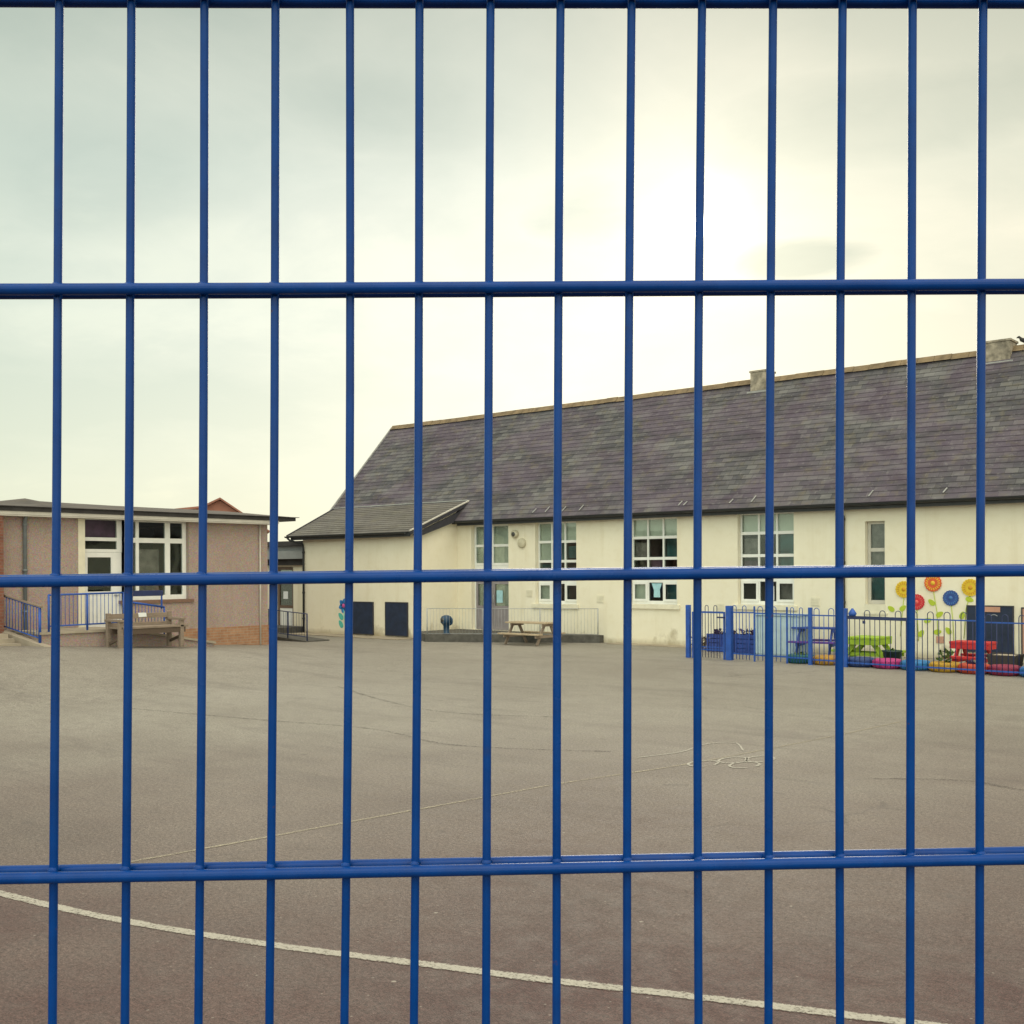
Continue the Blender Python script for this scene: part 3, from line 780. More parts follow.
downpipe(school, SO, [(-31.0, e0[0] - .05, 3.30), (-30.9, e0[0] - .02, 3.22), (-30.55, EY - .05, 3.08), (-30.52, EY - .05, 2.9), (-30.52, EY - .05, .02)], M['black'], .036,
         [(-30.52, EY - .05, z) for z in (2.8, 1.4, .5)])

# ------------------------------------------------------------------ link corridor between the two buildings
LO = Vector((-32, 24.8, 0))
link = thing('link_corridor', 'low flat roofed link with brown door in the gap between the two blocks', 'building', LO)
LY = 24.75
mb = MB(LO); wall_holes(mb, -36.5, EL - .02, -.3, 2.5, LY, LY + .2, [(-32.55, -31.6, .12, 2.3)]); mb.box(-36.5, EL - .02, LY + 2.4, LY + 2.6, -.3, 2.5)
mb.box(-36.5, -36.3, LY + .203, LY + 2.397, -.3, 2.5)
mb.build('wall', M['cream'], link)
mb = MB(LO); mb.box(-36.6, EL - .025, LY - .12, LY + 2.7, 2.36, 2.58); mb.build('clerestory_band', M['felt'], link)
mb = MB(LO); mb.box(-36.6, EL - .03, LY - .32, LY + 2.7, 2.583, 2.86); mb.box(-36.6, EL - .03, LY + .1, LY + 2.7, 2.863, 3.05); mb.build('fascia', M['barge'], link)
mb = MB(LO); mb.box(-36.7, EL - .03, LY - .1, LY + 2.8, 3.053, 3.22); mb.build('roof', M['felt'], link)
d = MB(LO)
d.box(-32.54, -32.44, LY + .05, LY + .1, .13, 2.29); d.box(-31.71, -31.61, LY + .05, LY + .1, .13, 2.29)
d.box(-32.44, -31.71, LY + .052, LY + .098, 2.19, 2.29); d.box(-32.44, -31.71, LY + .052, LY + .098, .82, .92)
door = d.build('door', M['brown'], link)
p = MB(LO); p.box(-32.44, -31.71, LY + .06, LY + .09, .13, .82); p.build('lower_panel', M['upvc'], door)
p = MB(LO); p.box(-32.44, -31.71, LY + .07, LY + .076, .92, 2.19); p.build('pane', M['glass'], door)
p = MB(LO); p.box(-32.25, -31.98, LY + .062, LY + .066, 1.15, 1.42); p.build('paper_notice', M['white'], door)
# access ramp with thin guard rails
RO = Vector((-29.0, 22.0, 0))
ramp = thing('access_ramp', 'dark narrow access ramp with thin navy rails by the brown link door', 'ramp', RO)
mb = MB(RO); mb.prism([(-33.2, -.05), (-26.45, -.05), (-26.45, .03), (-29.4, .2), (-33.2, .2)], 21.2, 22.1, 'y'); mb.box(-33.2, -30.8, 22.103, LY - .003, -.05, .2)
mb.build('ramp_deck', M['darkconc'], ramp)
def rail_run(parent, o, p, q, top, bot, n, mat, r=.02, rb=.007, postr=.022, posts=2, mids=(), name_bar='baluster'):
    """guard rail between ground points p,q (3D): posts, two rails, thin balusters (one mesh)"""
    p, q = Vector(p), Vector(q)
    mb = MB(o); mb.tube([p + UP * top, q + UP * top], r, 8); mb.build('top_rail', M[mat], parent)
    mb = MB(o); mb.tube([p + UP * bot, q + UP * bot], r * .8, 8); mb.build('bottom_rail', M[mat], parent)
    for i in range(posts):
        c = p.lerp(q, i / (posts - 1)); mb = MB(o); mb.tube([c - UP * .02, c + UP * (top + .01)], postr, 8); mb.build('post', M[mat], parent)
    mb = MB(o)
    for i in range(1, n):
        c = p.lerp(q, i / n); mb.tube([c + UP * bot, c + UP * top], rb, 6)
    mb.build('balusters', M[mat], parent)
rail_run(ramp, RO, (-29.3, 21.27, .2), (-26.5, 21.27, .05), .80, .1, 22, 'darkblue', .014, .005, .020, 4)

# ------------------------------------------------------------------ classroom block on the left
BO = Vector((-26.4, 16, 0))
block = thing('classroom_block', 'low pink pebbledash classroom block with dark flat eaves and white framed glazing', 'building', BO)
BX = -26.4
OPEN = (14.11, 17.12, .70, 3.54)
WLOW = (15.18, 17.12, .70, 1.40)
mb = MB(BO)
wall_holes(mb, 11.9, 19.75, -.3, 3.60, BX, BX - .28, [(14.11, 15.20, .72, 3.54), (15.20, 17.12, 1.40, 3.54)], 'x')
mb.box(-36, BX - .283, 19.5, 19.75, -.3, 3.60); mb.box(-36, -35.7, 8, 19.49, -.3, 3.6)
mb.box(-36, BX - .283, 7.8, 8.0, -.3, 3.6)
mb.build('wall', M['dash'], block)
mb = MB(BO); mb.box(BX + .0, BX + .03, 16.9, 19.78, -.3, .585); mb.box(BX - 5, BX + .03, 19.753, 19.78, -.3, .585); mb.build('plinth', M['brick'], block)
mb = MB(BO); mb.box(BX - .2, BX + .28, 10.4, 11.93, -.3, 3.495); mb.box(BX - 9, BX - .203, 10.4, 11.9, -.3, 3.495); mb.build('brick_pier', M['redbrick'], block)
mb = MB(BO); mb.box(-35.6, BX - .3, 8.1, 19.4, .6, .7); mb.box(-32, -31.9, 8.1, 19.4, .71, 3.5); mb.build('interior', M['room'], block)
mb = MB(BO)   # fascia, roof edge
mb.box(BX - .02, BX + .32, 8.0, 19.9, 3.50, 3.53); mb.box(BX + .30, BX + .33, 8.0, 19.92, 3.533, 3.615)
mb.build('fascia', M['fascia'], block)
mb = MB(BO); mb.box(BX - 9.5, BX + .36, 7.9, 20.5, 3.62, 3.72); mb.box(BX + .30, BX + .41, 7.9, 20.6, 3.72, 3.735)
rf = mb.build('roof', M['felt'], block)
mb = MB(BO)   # shallow tiled slope behind the edge, with its uneven skyline
prof = [(7.9, 4.02), (13.39, 4.06), (14.06, 4.16), (14.23, 4.105), (15.05, 4.088), (16.54, 4.066), (18.32, 4.055), (19.0, 4.06), (20.45, 4.045)]
for (ya, za), (yb, zb) in zip(prof, prof[1:]):
    ka, kb = ya * .9 + .9, yb * .9 + .9
    A0, B0 = (BX + .34, ya * .93 + .62 if ya < 19 else ya, 3.735), (BX + .34, yb * .93 + .62 if yb < 19 else yb, 3.735)
    P = [A0, B0, (-29.5, yb, zb), (-29.5, ya, za)]
    mb.quad(P, 0, False, [(A0[1], 0), (B0[1], 0), (yb, 3), (ya, 3)])
    mb.quad([(-29.5, ya, za), (-29.5, yb, zb), (-36, yb, 3.7), (-36, ya, 3.7)], 0, False, [(ya, 3), (yb, 3), (yb, 9), (ya, 9)])
mb.quad([(BX + .34, 20.45, 3.735), (-36, 20.45, 3.7), (-29.5, 20.45, 4.045)], 0, False, [(0, 0), (3, 0), (2, 1)])
mb.build('roof_slope', M['tile'], rf, recalc=False)
# glazing
bd = glazed_unit('window', block, BO, 15.205, 17.115, 1.404, 3.536, BX - .12, [(15.24, 15.60), (15.69, 16.47), (16.62, 17.0)], [(1.53, 2.92), (3.05, 3.47)],
                 axis='x', inner=[(15.7, 16.35, 1.5, 2.75, 'curtain', 'curtain')])
mb = MB(BO); mb.box(BX - .13, BX + .05, 15.1, 17.25, 1.32, 1.402); mb.build('sill', M['brownsill'], bd)
tr = glazed_unit('window', block, BO, 14.13, 15.198, 2.66, 3.536, BX - .12, [(14.18, 15.06)], [(2.74, 2.95), (3.04, 3.49)], axis='x', inner=[(14.15, 15.1, 3.0, 3.5, 'mauve_int', 'blind')])
tr['label'] = 'two light window above the white door'
d = MB(BO); X0, X1 = BX - .18, BX - .125
d.box(X0, X1, 14.15, 14.25, .73, 2.655); d.box(X0, X1, 14.90, 15.19, .73, 2.655)
d.box(X0 + .002, X1 - .002, 14.25, 14.90, 2.53, 2.655); d.box(X0 + .002, X1 - .002, 14.25, 14.90, 1.55, 1.65)
d.box(X0 + .01, X1 - .01, 14.25, 14.90, .73, 1.55)
for k in range(6): d.box(X1 - .01, X1 - .003, 14.28 + k * .105, 14.36 + k * .105, .8, 1.5)
door = d.build('door', M['upvc'], block)
p = MB(BO); p.box(X0 + .02, X0 + .026, 14.25, 14.90, 1.65, 2.53); p.build('pane', M['glass'], door)
p = MB(BO); p.bar((X1 + .02, 14.97, 1.55), (X1 + .02, 15.1, 1.55), .03, .03); p.build('handle', M['greyrail'], door)
mb = MB(BO); mb.box(BX + .002, BX + .02, 13.93, 14.108, .7, 3.5); mb.build('door_jamb', M['sill'], block)
downpipe(block, BO, [(BX + .2, 12.55, 3.6), (BX + .06, 12.55, 3.42), (BX + .06, 12.55, .4)], M['pipegrey'], .045, [(BX + .06, 12.55, z) for z in (3.3, 2.2, 1.2)])
downpipe(block, BO, [(BX + .05, 19.45, 3.5), (BX + .05, 19.45, .02)], M['fascia'], .022)

# terrace, steps and railings in front of the block
TO = Vector((-25.6, 14, 0))
terr = thing('entrance_terrace', 'raised concrete terrace with brick face in front of the white classroom door', 'terrace', TO)
mb = MB(TO); mb.prism([(12.25, -.1), (16.95, -.1), (16.95, .24), (14.35, .70), (12.25, .70)], BX + .033, -24.98, 'x'); mb.build('retaining_wall', M['dash'], terr)
mb = MB(TO); mb.prism([(12.22, .703), (14.36, .703), (16.97, .243), (16.97, .30), (14.36, .76), (12.22, .76)], BX + .033, -24.92, 'x'); mb.build('coping', M['concrete'], terr)
mb = MB(TO)
for k in range(4):
    mb.box(BX + .36 + k * .33, BX + .36 + (k + 1) * .33 - .002, 10.9, 11.84, -.1, .72 - k * .1)
mb.build('steps', M['concrete'], terr)
mb = MB(TO); mb.quad([(BX + .04, 11.86, .80), (-24.6, 12.18, .44), (-24.6, 12.36, .44), (BX + .04, 12.04, .80)]); mb.quad([(BX + .04, 11.86, .0), (-24.6, 12.18, .0), (-24.6, 12.18, .44), (BX + .04, 11.86, .80)]); mb.quad([(-24.6, 12.18, 0), (-24.6, 12.36, 0), (-24.6, 12.36, .44), (-24.6, 12.18, .44)]); mb.quad([(-24.6, 12.36, 0), (BX + .04, 12.04, 0), (BX + .04, 12.04, .80), (-24.6, 12.36, .44)]); mb.build('kerb', M['concrete'], terr)
GO = Vector((-25, 13.5, .7))
gr = thing('blue_railing', 'blue guard railing along the terrace edge in front of the white door', 'railing', GO, group='blue railings on the classroom terrace')
rail_run(gr, GO, (-24.97, 12.45, .72), (-24.97, 14.35, .74), .90, .17, 19, 'blue', .022, .008, .026, 3)
G2 = Vector((-25, 15, .5))
gr2 = thing('blue_railing', 'short blue railing with a solid top board behind the wooden bench', 'railing', G2, group='blue railings on the classroom terrace')
rail_run(gr2, G2, (-25.05, 14.45, .62), (-25.05, 15.52, .45), .80, .22, 12, 'blue', .026, .008, .024, 2)
mb = MB(G2); mb.box(-25.09, -25.05, 14.58, 15.50, 1.54, 1.68); mb.build('top_board', M['darkblue'], gr2, bevel=.01)
mb = MB(G2); mb.bar((-25.07, 14.62, 1.2), (-25.07, 14.62, 1.6), .03, .03); mb.bar((-25.07, 15.46, 1.2), (-25.07, 15.46, 1.6), .03, .03); mb.build('bracket', M['blue'], gr2)
G3 = Vector((-25.5, 12.3, .6))
gr3 = thing('blue_railing', 'blue stair railing with pale handrail sloping down beside the brick pier', 'railing', G3, group='blue railings on the classroom terrace')
rail_run(gr3, G3, (-26.38, 11.97, .78), (-24.98, 12.24, .50), .83, .12, 13, 'blue', .02, .009, .034, 2)
mb = MB(G3); mb.bar((-26.39, 11.97, 1.64), (-24.9, 12.255, 1.345), .06, .035); mb.build('handrail', M['gwood'], gr3)

# ------------------------------------------------------------------ red gabled house far behind
HO = Vector((-42, 28.846, 0))
house = thing('house', 'red roofed house whose gable peeps over the classroom block', 'house', HO, math.atan2(-28.846, 42))
# local: x towards the yard, y to the right across the gable
mb = MB(); mb.prism([(-4.6, -.2), (1.9, -.2), (1.9, 4.05), (0, 5.33), (-.75, 4.98), (-4.6, 4.55)], -9, 0, 'x'); mb.build('wall', M['houseroof'], house)
mb = MB()
mb.prism([(0, 5.36), (2.15, 3.90), (2.15, 3.98), (0, 5.45), (-.78, 5.06), (-4.9, 4.60), (-4.9, 4.52), (-.76, 4.97)], -9.2, .18, 'x'); mb.build('roof', M['houseroof'], house)

# ------------------------------------------------------------------ entrance platform at the hall door
PO = Vector((-22.5, 25.3, 0))
plat = thing('entrance_platform', 'low dark concrete platform and ramp at the grey double doors', 'platform', PO)
mb = MB(PO); mb.prism([(-23.62, 23.45), (-21.35, 24.8), (-19.15, 26.18), (-19.15, 26.375), (-25.05, 26.375), (-25.05, 24.42)], -.1, .22, 'z'); mb.build('deck', M['darkconc'], plat)
QO = Vector((-22, 24.6, .2))
gq = thing('guard_railing', 'thin grey guard railing along the dark platform by the double doors', 'railing', QO)
rail_run(gq, QO, (-23.62, 23.52, .22), (-19.2, 26.17, .22), .78, .03, 52, 'greyrail', .009, .0035, .016, 4)
mb = MB(QO); mb.tube([(-22.0, 24.37, .0), (-22.0, 24.37, 1.0)], .045, 10); b = mb.build('post', M['blue'], gq); b['label'] = 'thick blue post'

# ------------------------------------------------------------------ furniture
def picnic(name, label, x, y, z, rz, L, top_h, seat_h, W, seat_out, mats, planks=5, group=None, th=.04, apron=0, lw=.085):
    """A-frame picnic table, local coordinates: length along x"""
    t = thing(name, label, 'picnic table', (x, y, z), rz, group)
    mt, ms, ml = [M[m] for m in mats]
    mb = MB(); w = W / planks
    for k in range(planks):
        dz = random.uniform(-.003, .003)
        mb.box(-L / 2, L / 2, -W / 2 + k * w + .006, -W / 2 + (k + 1) * w - .006, top_h - th + dz, top_h + dz)
    mb.build('tabletop', mt, t, bevel=.005)
    if apron:
        mb = MB(); e = L / 2 - .01; f = W / 2 - .012; zt = top_h - th - .004
        for q in (-f, f - .025): mb.box(-e, e, q, q + .025, zt - apron, zt)
        for q in (-e, e - .025): mb.box(q, q + .025, -f + .026, f - .026, zt - apron, zt)
        mb.build('apron', mt, t)
    for s in (-1, 1):
        mb = MB(); so = s * seat_out
        for k in (-1, 0): mb.box(-L / 2, L / 2, so + k * .12 + .005, so + (k + 1) * .12 - .005, seat_h - th, seat_h)
        mb.build('seat', ms, t, bevel=.005)
    for ex in (-L / 2 + .16, L / 2 - .16):
        for s in (-1, 1):
            mb = MB(); mb.bar((ex, s * W * .20, top_h - th - .012), (ex, s * (seat_out * .93), .0), .04, lw, up=(0, 1, 0)); mb.build('leg', ml, t)
        mb = MB(); mb.bar((ex + .043, -seat_out - .08, seat_h - th - .042), (ex + .043, seat_out + .08, seat_h - th - .042), .04, .08); mb.build('seat_bearer', ml, t)
        mb = MB(); mb.bar((ex + .043, -W * .46, top_h - th - .036), (ex + .043, W * .46, top_h - th - .036), .04, .07); mb.build('top_bearer', ml, t)
    return t

picnic('picnic_table', 'weathered wooden picnic table in front of the platform at the cream wall', -20.35, 24.5, 0, 0, 1.5, .65, .34, .62, .52, ('gwood2', 'gwood2', 'gwood'))
picnic('picnic_table', 'small bright red picnic table behind the painted tyres', -7.93, 24.35, 0, R_(-4), .84, .57, .27, .50, .46, ('red', 'red', 'red'), 4, th=.05, apron=.10, lw=.12)
picnic('picnic_table', 'small lime green picnic table inside the blue hoop fence', -10.40, 24.75, 0, R_(88), .84, .57, .26, .76, .62, ('lime', 'lime', 'lime'), 5, th=.05, apron=.12, lw=.11)
picnic('picnic_table', 'small blue and purple picnic table next to the lime one', -11.75, 24.9, 0, R_(10), 1.1, .74, .42, .55, .48, ('planter', 'purple', 'planter'), 4)

# red table's solid side aprons (cut-out panel look)
# wooden bench against the terrace
BNO = Vector((-24.45, 14.35, ground_z(-24.45, 14.35)))
bench = thing('wooden_bench', 'heavy weathered wooden bench with slatted back against the classroom terrace', 'bench', BNO)
g0 = BNO.z; y0, y1 = 13.80, 15.52
mb = MB(BNO)
for z in (.80, .60): mb.box(-24.78, -24.73, y0, y1, g0 + z - .10, g0 + z + (.02 if z > .7 else 0))
mb.build('backrest', M['gwood'], bench, bevel=.006)
mb = MB(BNO)
for k in range(4): mb.box(-24.70 + k * .14, -24.57 + k * .14, y0 + .02, y1 + .12, g0 + .47, g0 + .52)
mb.build('seat', M['gwood'], bench, bevel=.006)
mb = MB(BNO); mb.box(-24.66, -24.60, y0 + .02, y1 + .05, g0 + .34, g0 + .468); mb.box(-24.22, -24.17, y0 + .02, y1 + .05, g0 + .34, g0 + .468); mb.build('seat_rail', M['dwood'], bench)
for yy in (y0 - .03, y1 - .10):
    for xx, hh in ((-24.80, .84), (-24.25, .64)):
        mb = MB(BNO); mb.box(xx, xx + .10, yy, yy + .10, g0 - .03, g0 + hh); mb.build('leg', M['gwood'], bench, bevel=.008)
    mb = MB(BNO); mb.box(-24.84, -24.10, yy - .01, yy + .11, g0 + .643, g0 + .70); mb.build('armrest', M['gwood'], bench, bevel=.008)
    mb = MB(BNO); mb.bar((-24.72, yy + .05, g0 + .1), (-24.2, yy + .05, g0 + .26), .04, .06); mb.build('brace', M['dwood'], bench)
mb = MB((-24.7, 14.3, g0 + .8)); mb.quad([(-24.725, 14.60, g0 + .828), (-24.725, 14.82, g0 + .826), (-24.72, 14.83, g0 + .73), (-24.72, 14.61, g0 + .725)]); mb.quad([(-24.725, 14.60, g0 + .828), (-24.725, 14.82, g0 + .826), (-24.80, 14.82, g0 + .829), (-24.80, 14.60, g0 + .829)])
tag(mb.build('paper_sheet', M['white'], recalc=False), 'white sheet of paper lying over the back of the wooden bench', 'paper')

# litter bin on the platform: pedestal with a hood and a loop handle
KO = Vector((-23.30, 24.02, .2205))
kb = thing('litter_bin', 'dark teal litter bin with hooded top standing behind the grey guard railing', 'bin', KO)
mb = MB(KO); mb.lathe(KO, [(0, 0), (.11, 0), (.115, .03), (.085, .05), (.09, .24), (.13, .30), (.175, .34), (.18, .46), (.14, .54), (.06, .57), (0, .575)], 18); mb.build('body', M['bin'], kb)
mb = MB(KO); mb.tube([KO + Vector((.17 + .085 * math.cos(t) * 1.1, -.02, .40 + .11 * math.sin(t))) for t in [-1.5 + k * .3 for k in range(11)]], .026, 8); mb.build('handle', M['bin'], kb)
mb = MB(KO); mb.lathe(KO + Vector((.0, -.172, .43)), [(0, .01), (.06, .008), (.065, -.01)], 14, axis='y'); mb.build('opening', M['dark'], kb)

# chalkboards on the extension
def wallboard(name, label, cat, a0, a1, z0, z1, y, mat='board', th=.035, group=None, frame=True):
    o = Vector(((a0 + a1) / 2, y, z0))
    t = thing(name, label, cat, o, 0, group)
    mb = MB(o); mb.box(a0, a1, y - th, y - .002, z0, z1); mb.build('panel', M[mat], t)
    if frame:
        mb = MB(o); f = .03
        mb.box(a0 - f, a0, y - th - .008, y - .002, z0 - f, z1 + f); mb.box(a1, a1 + f, y - th - .008, y - .002, z0 - f, z1 + f)
        mb.box(a0, a1, y - th - .008, y - .002, z0 - f, z0); mb.box(a0, a1, y - th - .008, y - .002, z1, z1 + f)
        mb.build('frame', M['darkwood'], t)
    return t
wallboard('chalkboard', 'navy chalkboard on the extension beside the blue and teal flower', 'chalkboard', -28.0, -26.99, .08, 1.10, EY)
wallboard('chalkboard', 'navy chalkboard at the right end of the extension wall', 'chalkboard', -26.36, -25.37, .08, 1.11, EY)
cb = wallboard('chalkboard', 'largest dark navy chalkboard behind the red picnic table', 'chalkboard', -8.70, -7.72, .22, 1.25, Y0)
o = Vector(cb.location)
mb = MB(o); mb.box(-8.36, -7.98, Y0 - .050, Y0 - .036, 1.13, 1.25); mb.build('label_board', M['pink'], cb)
mb = MB(o); mb.tube([(-8.12 + .08 * math.cos(t), Y0 - .037, 1.02 + .05 * math.sin(t)) for t in [.3 + k * .25 for k in range(10)]], .006, 5); mb.build('chalk_arc', M['chalkw'], cb)
wallboard('wall_board', 'pinkish brown board on the cream wall right of the large chalkboard', 'board', -7.50, -6.6, .2, 1.22, Y0, 'pink')
wallboard('wall_notice', 'small pink notice low on the wall between the lime leaves', 'notice', -9.44, -9.27, .37, .53, Y0, 'pink', .02, frame=False)

# flower plaques
def leaf_shape(mb, c, l, w, ang, y, th=.012):
    pts = []
    for k in range(12):
        t = 2 * math.pi * k / 12
        u = math.cos(t) * l / 2; v = math.sin(t) * w / 2 * (1 - .25 * math.cos(t))
        pts.append((c[0] + u * math.cos(ang) - v * math.sin(ang), c[1] + u * math.sin(ang) + v * math.cos(ang)))
    mb.prism(pts, y - th, y - .002, 'y')
def flower(label, c, r, mat, dots, stem, leaves, y=Y0, teeth=18):
    o = Vector((c[0], y, stem[-1][1]))
    t = thing('flower_plaque', label, 'wall flower', o, 0, 'flower plaques on the cream wall')
    mb = MB(o); pts = []
    for k in range(teeth * 4):
        a = 2 * math.pi * k / (teeth * 4); rr = r * (1 + .035 * math.cos(a * teeth)); pts.append((c[0] + rr * math.cos(a), c[1] + rr * math.sin(a)))
    mb.prism(pts, y - .03, y - .004, 'y'); mb.build('flower_head', M[mat] if isinstance(mat, str) else mat, t)
    mb = MB(o)
    for k in range(teeth):
        a = 2 * math.pi * k / teeth
        for f0, f1, w in ((.58, .86, .035),):
            p = (c[0] + r * f0 * math.cos(a), y - .033, c[1] + r * f0 * math.sin(a)); q = (c[0] + r * f1 * math.cos(a), y - .033, c[1] + r * f1 * math.sin(a))
            mb.bar(p, q, r * .11, .006, up=(0, 1, 0))
    mb.lathe((c[0], y - .031, c[1]), [(0, .012), (r * .22, .010), (r * .26, 0)], 16, axis='y')
    mb.build('petal_marks', dots, t)
    mb = MB(o); mb.tube([(p[0], y - .012, p[1]) for p in stem], .008, 6); mb.build('stem', M['litleaf'], t)
    for (lx, lz, ang) in leaves:
        mb = MB(o); leaf_shape(mb, (lx, lz), .19, .12, ang, y); mb.build('leaf', M['litleaf'], t)
    return t
YEL = painted('yellow_plaque', (.70, .48, .015), .45, .1); ORG = painted('orange_red_plaque', (.66, .10, .02), .45, .1)
REDP = painted('crimson_plaque', (.55, .012, .025), .45, .1); BLUP = painted('blue_plaque', (.015, .06, .26), .45, .15)
ODOT = painted('orange_marks', (.60, .30, .01), .5); YDOT = painted('gold_marks', (.75, .45, .03), .5)
PDOT = painted('pink_marks', (.70, .12, .10), .5); BDOT = painted('light_blue_marks', (.05, .16, .42), .5)
flower('yellow flower plaque nearest the narrow window', (-10.21, 1.635), .20, YEL, ODOT, [(-10.21, 1.45), (-10.25, 1.1), (-10.3, .5)], [(-10.53, 1.16, 2.5), (-10.24, 1.18, .7)])
flower('crimson flower plaque between the yellow and the orange flower', (-9.90, 1.335), .185, REDP, PDOT, [(-9.90, 1.17), (-9.88, .8), (-9.86, .4)], [(-9.80, .585, 1.0)])
flower('orange red flower plaque, highest of the five', (-9.51, 1.79), .20, ORG, YDOT, [(-9.50, 1.6), (-9.42, 1.1), (-9.40, .5)], [(-9.55, 1.33, 2.4), (-9.64, .90, .3), (-9.36, 1.05, .6), (-9.41, .63, .2)])
flower('blue flower plaque left of the second yellow one', (-9.095, 1.44), .18, BLUP, BDOT, [(-9.09, 1.27), (-9.05, .9), (-9.03, .4)], [(-9.16, .67, 2.2)])
flower('yellow flower plaque above the large chalkboard', (-8.645, 1.69), .20, YEL, ODOT, [(-8.66, 1.5), (-8.75, 1.2), (-8.8, .5)], [(-8.67, 1.41, -.3), (-8.84, 1.04, 1.2)])
BF = painted('bright_blue_petals', (.02, .20, .55), .5); TL = painted('teal_leaves', (.10, .50, .42), .5); PK = painted('pink_centre', (.65, .10, .35), .5)
o = Vector((-28.42, EY, .2))
t = thing('flower_plaque', 'blue petalled flower with teal leaves on the extension wall beside a chalkboard', 'wall flower', o)
mb = MB(o)
for k in range(6):
    a = k * math.pi / 3 + .3; leaf_shape(mb, (-28.46 + .14 * math.cos(a), .98 + .14 * math.sin(a)), .22, .17, a, EY)
mb.build('flower_head', BF, t)
mb = MB(o); mb.lathe((-28.46, EY - .013, .98), [(0, .012), (.06, .01), (.07, 0)], 14, axis='y'); mb.build('centre', PK, t)
mb = MB(o); mb.tube([(-28.46, EY - .01, .85), (-28.36, EY - .01, .2)], .012, 6); mb.build('stem', TL, t)
for lx, lz, a in ((-28.60, .62, 2.4), (-28.24, .55, .7), (-28.60, .36, 2.2), (-28.25, .30, .9)):
    mb = MB(o); leaf_shape(mb, (lx, lz), .30, .18, a, EY); mb.build('leaf', TL, t)

# ------------------------------------------------------------------ blue hoop-top play fence
def fy(x): return 23.13 - .048 * (x + 14.26)
def hoop_pts(xa, xb, z0, zt, n=8):
    r = (xb - xa) / 2; c = (xa + xb) / 2
    P = [(xa, fy(xa), z0), (xa, fy(xa), zt - r)]
    P += [(c - r * math.cos(math.pi * k / n), fy(c - r * math.cos(math.pi * k / n)), zt - r + r * math.sin(math.pi * k / n)) for k in range(1, n)]
    return P + [(xb, fy(xb), zt - r), (xb, fy(xb), z0)]
def fence_panel(parent, o, x0, x1, zr, zb, zt, rr=.016, mat='blue', rmat='darkblue'):
    p, q = (x0, fy(x0), zr), (x1, fy(x1), zr)
    mb = MB(o); mb.bar(p, q, .012, rr * 2); mb.build('top_rail', M[mat], parent)
    mb = MB(o); mb.bar((x0, fy(x0), zb), (x1, fy(x1), zb), .012, .032); mb.build('bottom_rail', M[mat], parent)
    n = max(1, math.ceil((x1 - x0 - .10) / .354)); per = (x1 - x0 - .08) / n
    for k in range(n):
        xa = x0 + .06 + k * per
        mb = MB(o); mb.tube(hoop_pts(xa, xa + per * .36, .03, zt), .0085, 6); mb.build('hoop', M[rmat], parent)
        xm = xa + per * .68
        mb = MB(o); mb.tube([(xm, fy(xm), .03), (xm, fy(xm), zr)], .0085, 6); mb.build('bar', M[rmat], parent)
def fpost(parent, o, x, w, zt, mat='blue', name='post'):
    mb = MB(o); mb.box(x - w / 2, x + w / 2, fy(x) - w / 2, fy(x) + w / 2, -.05, zt); mb.build(name, M[mat], parent, bevel=.006)
FO = Vector((-10, fy(-10), 0))
fence = thing('hoop_top_fence', 'low blue hoop top fence round the play corner with painted tyres', 'fence', FO)
posts = [-13.09, -12.42, -11.58, -11.0, -10.16, -7.27, -4.9, -2.3]
for x in posts: fpost(fence, FO, x,   .14 if x == posts[0] else .036 if x in (-12.42, -11.58, -7.27) else .08, 1.28)
rails = [(1.13, .16), (1.12, .15), (1.11, .14), (1.11, .12), (1.085, .10), (1.06, .10), (1.05, .10)]
for (xa, xb), (zr, zb) in zip(zip(posts, posts[1:]), rails):
    fence_panel(fence, FO, xa + .03, xb - .03, zr, zb, zr + .16, .014, 'blue', 'darkblue' if xa > -10.5 else 'blue')
mb = MB(FO); mb.bar((-10.12, fy(-10.12) - .02, 1.085), (-8.72, fy(-8.72) - .02, 1.075), .03, .07); mb.build('timber_rail', M['darkblue'], fence)
mb = MB(FO); mb.lathe((-10.0, fy(-10.0), 1.12), [(0, 0), (.07, .0), (.09, .05), (.06, .10), (.02, .16), (0, .165)], 12); mb.build('finial', M['blue'], fence)
mb = MB(FO); mb.box(-9.75, -9.69, fy(-9.72) - .05, fy(-9.72) - .037, .96, 1.02); mb.tube([(-9.74, fy(-9.72) - .043, 1.02), (-9.74, fy(-9.72) - .043, 1.06), (-9.70, fy(-9.72) - .043, 1.06), (-9.70, fy(-9.72) - .043, 1.02)], .006, 6); mb.build('padlock', M['darkblue'], fence)
GO2 = Vector((-13.7, fy(-13.7), 0))
gate = thing('hoop_top_gate', 'blue hoop top gate at the left end of the play fence', 'gate', GO2)
fpost(gate, GO2, -14.25, .10, 1.28, name='gate_post'); fpost(gate, GO2, -14.10, .06, 1.12, name='hanging_stile')
fence_panel(gate, GO2, -14.07, -13.26, 1.115, .22, 1.28, .022)
mb = MB(GO2); mb.bar((-14.07, fy(-14.07), .28), (-13.26, fy(-13.26), .28), .012, .028); mb.build('lower_rail', M['blue'], gate)
fpost(gate, GO2, -13.235, .04, 1.13, name='closing_stile')
mb = MB(GO2); mb.bar((-13.42, fy(-13.42) - .03, 1.0), (-13.17, fy(-13.17) - .08, 1.0), .03, .035); mb.build('latch', M['darkblue'], gate)

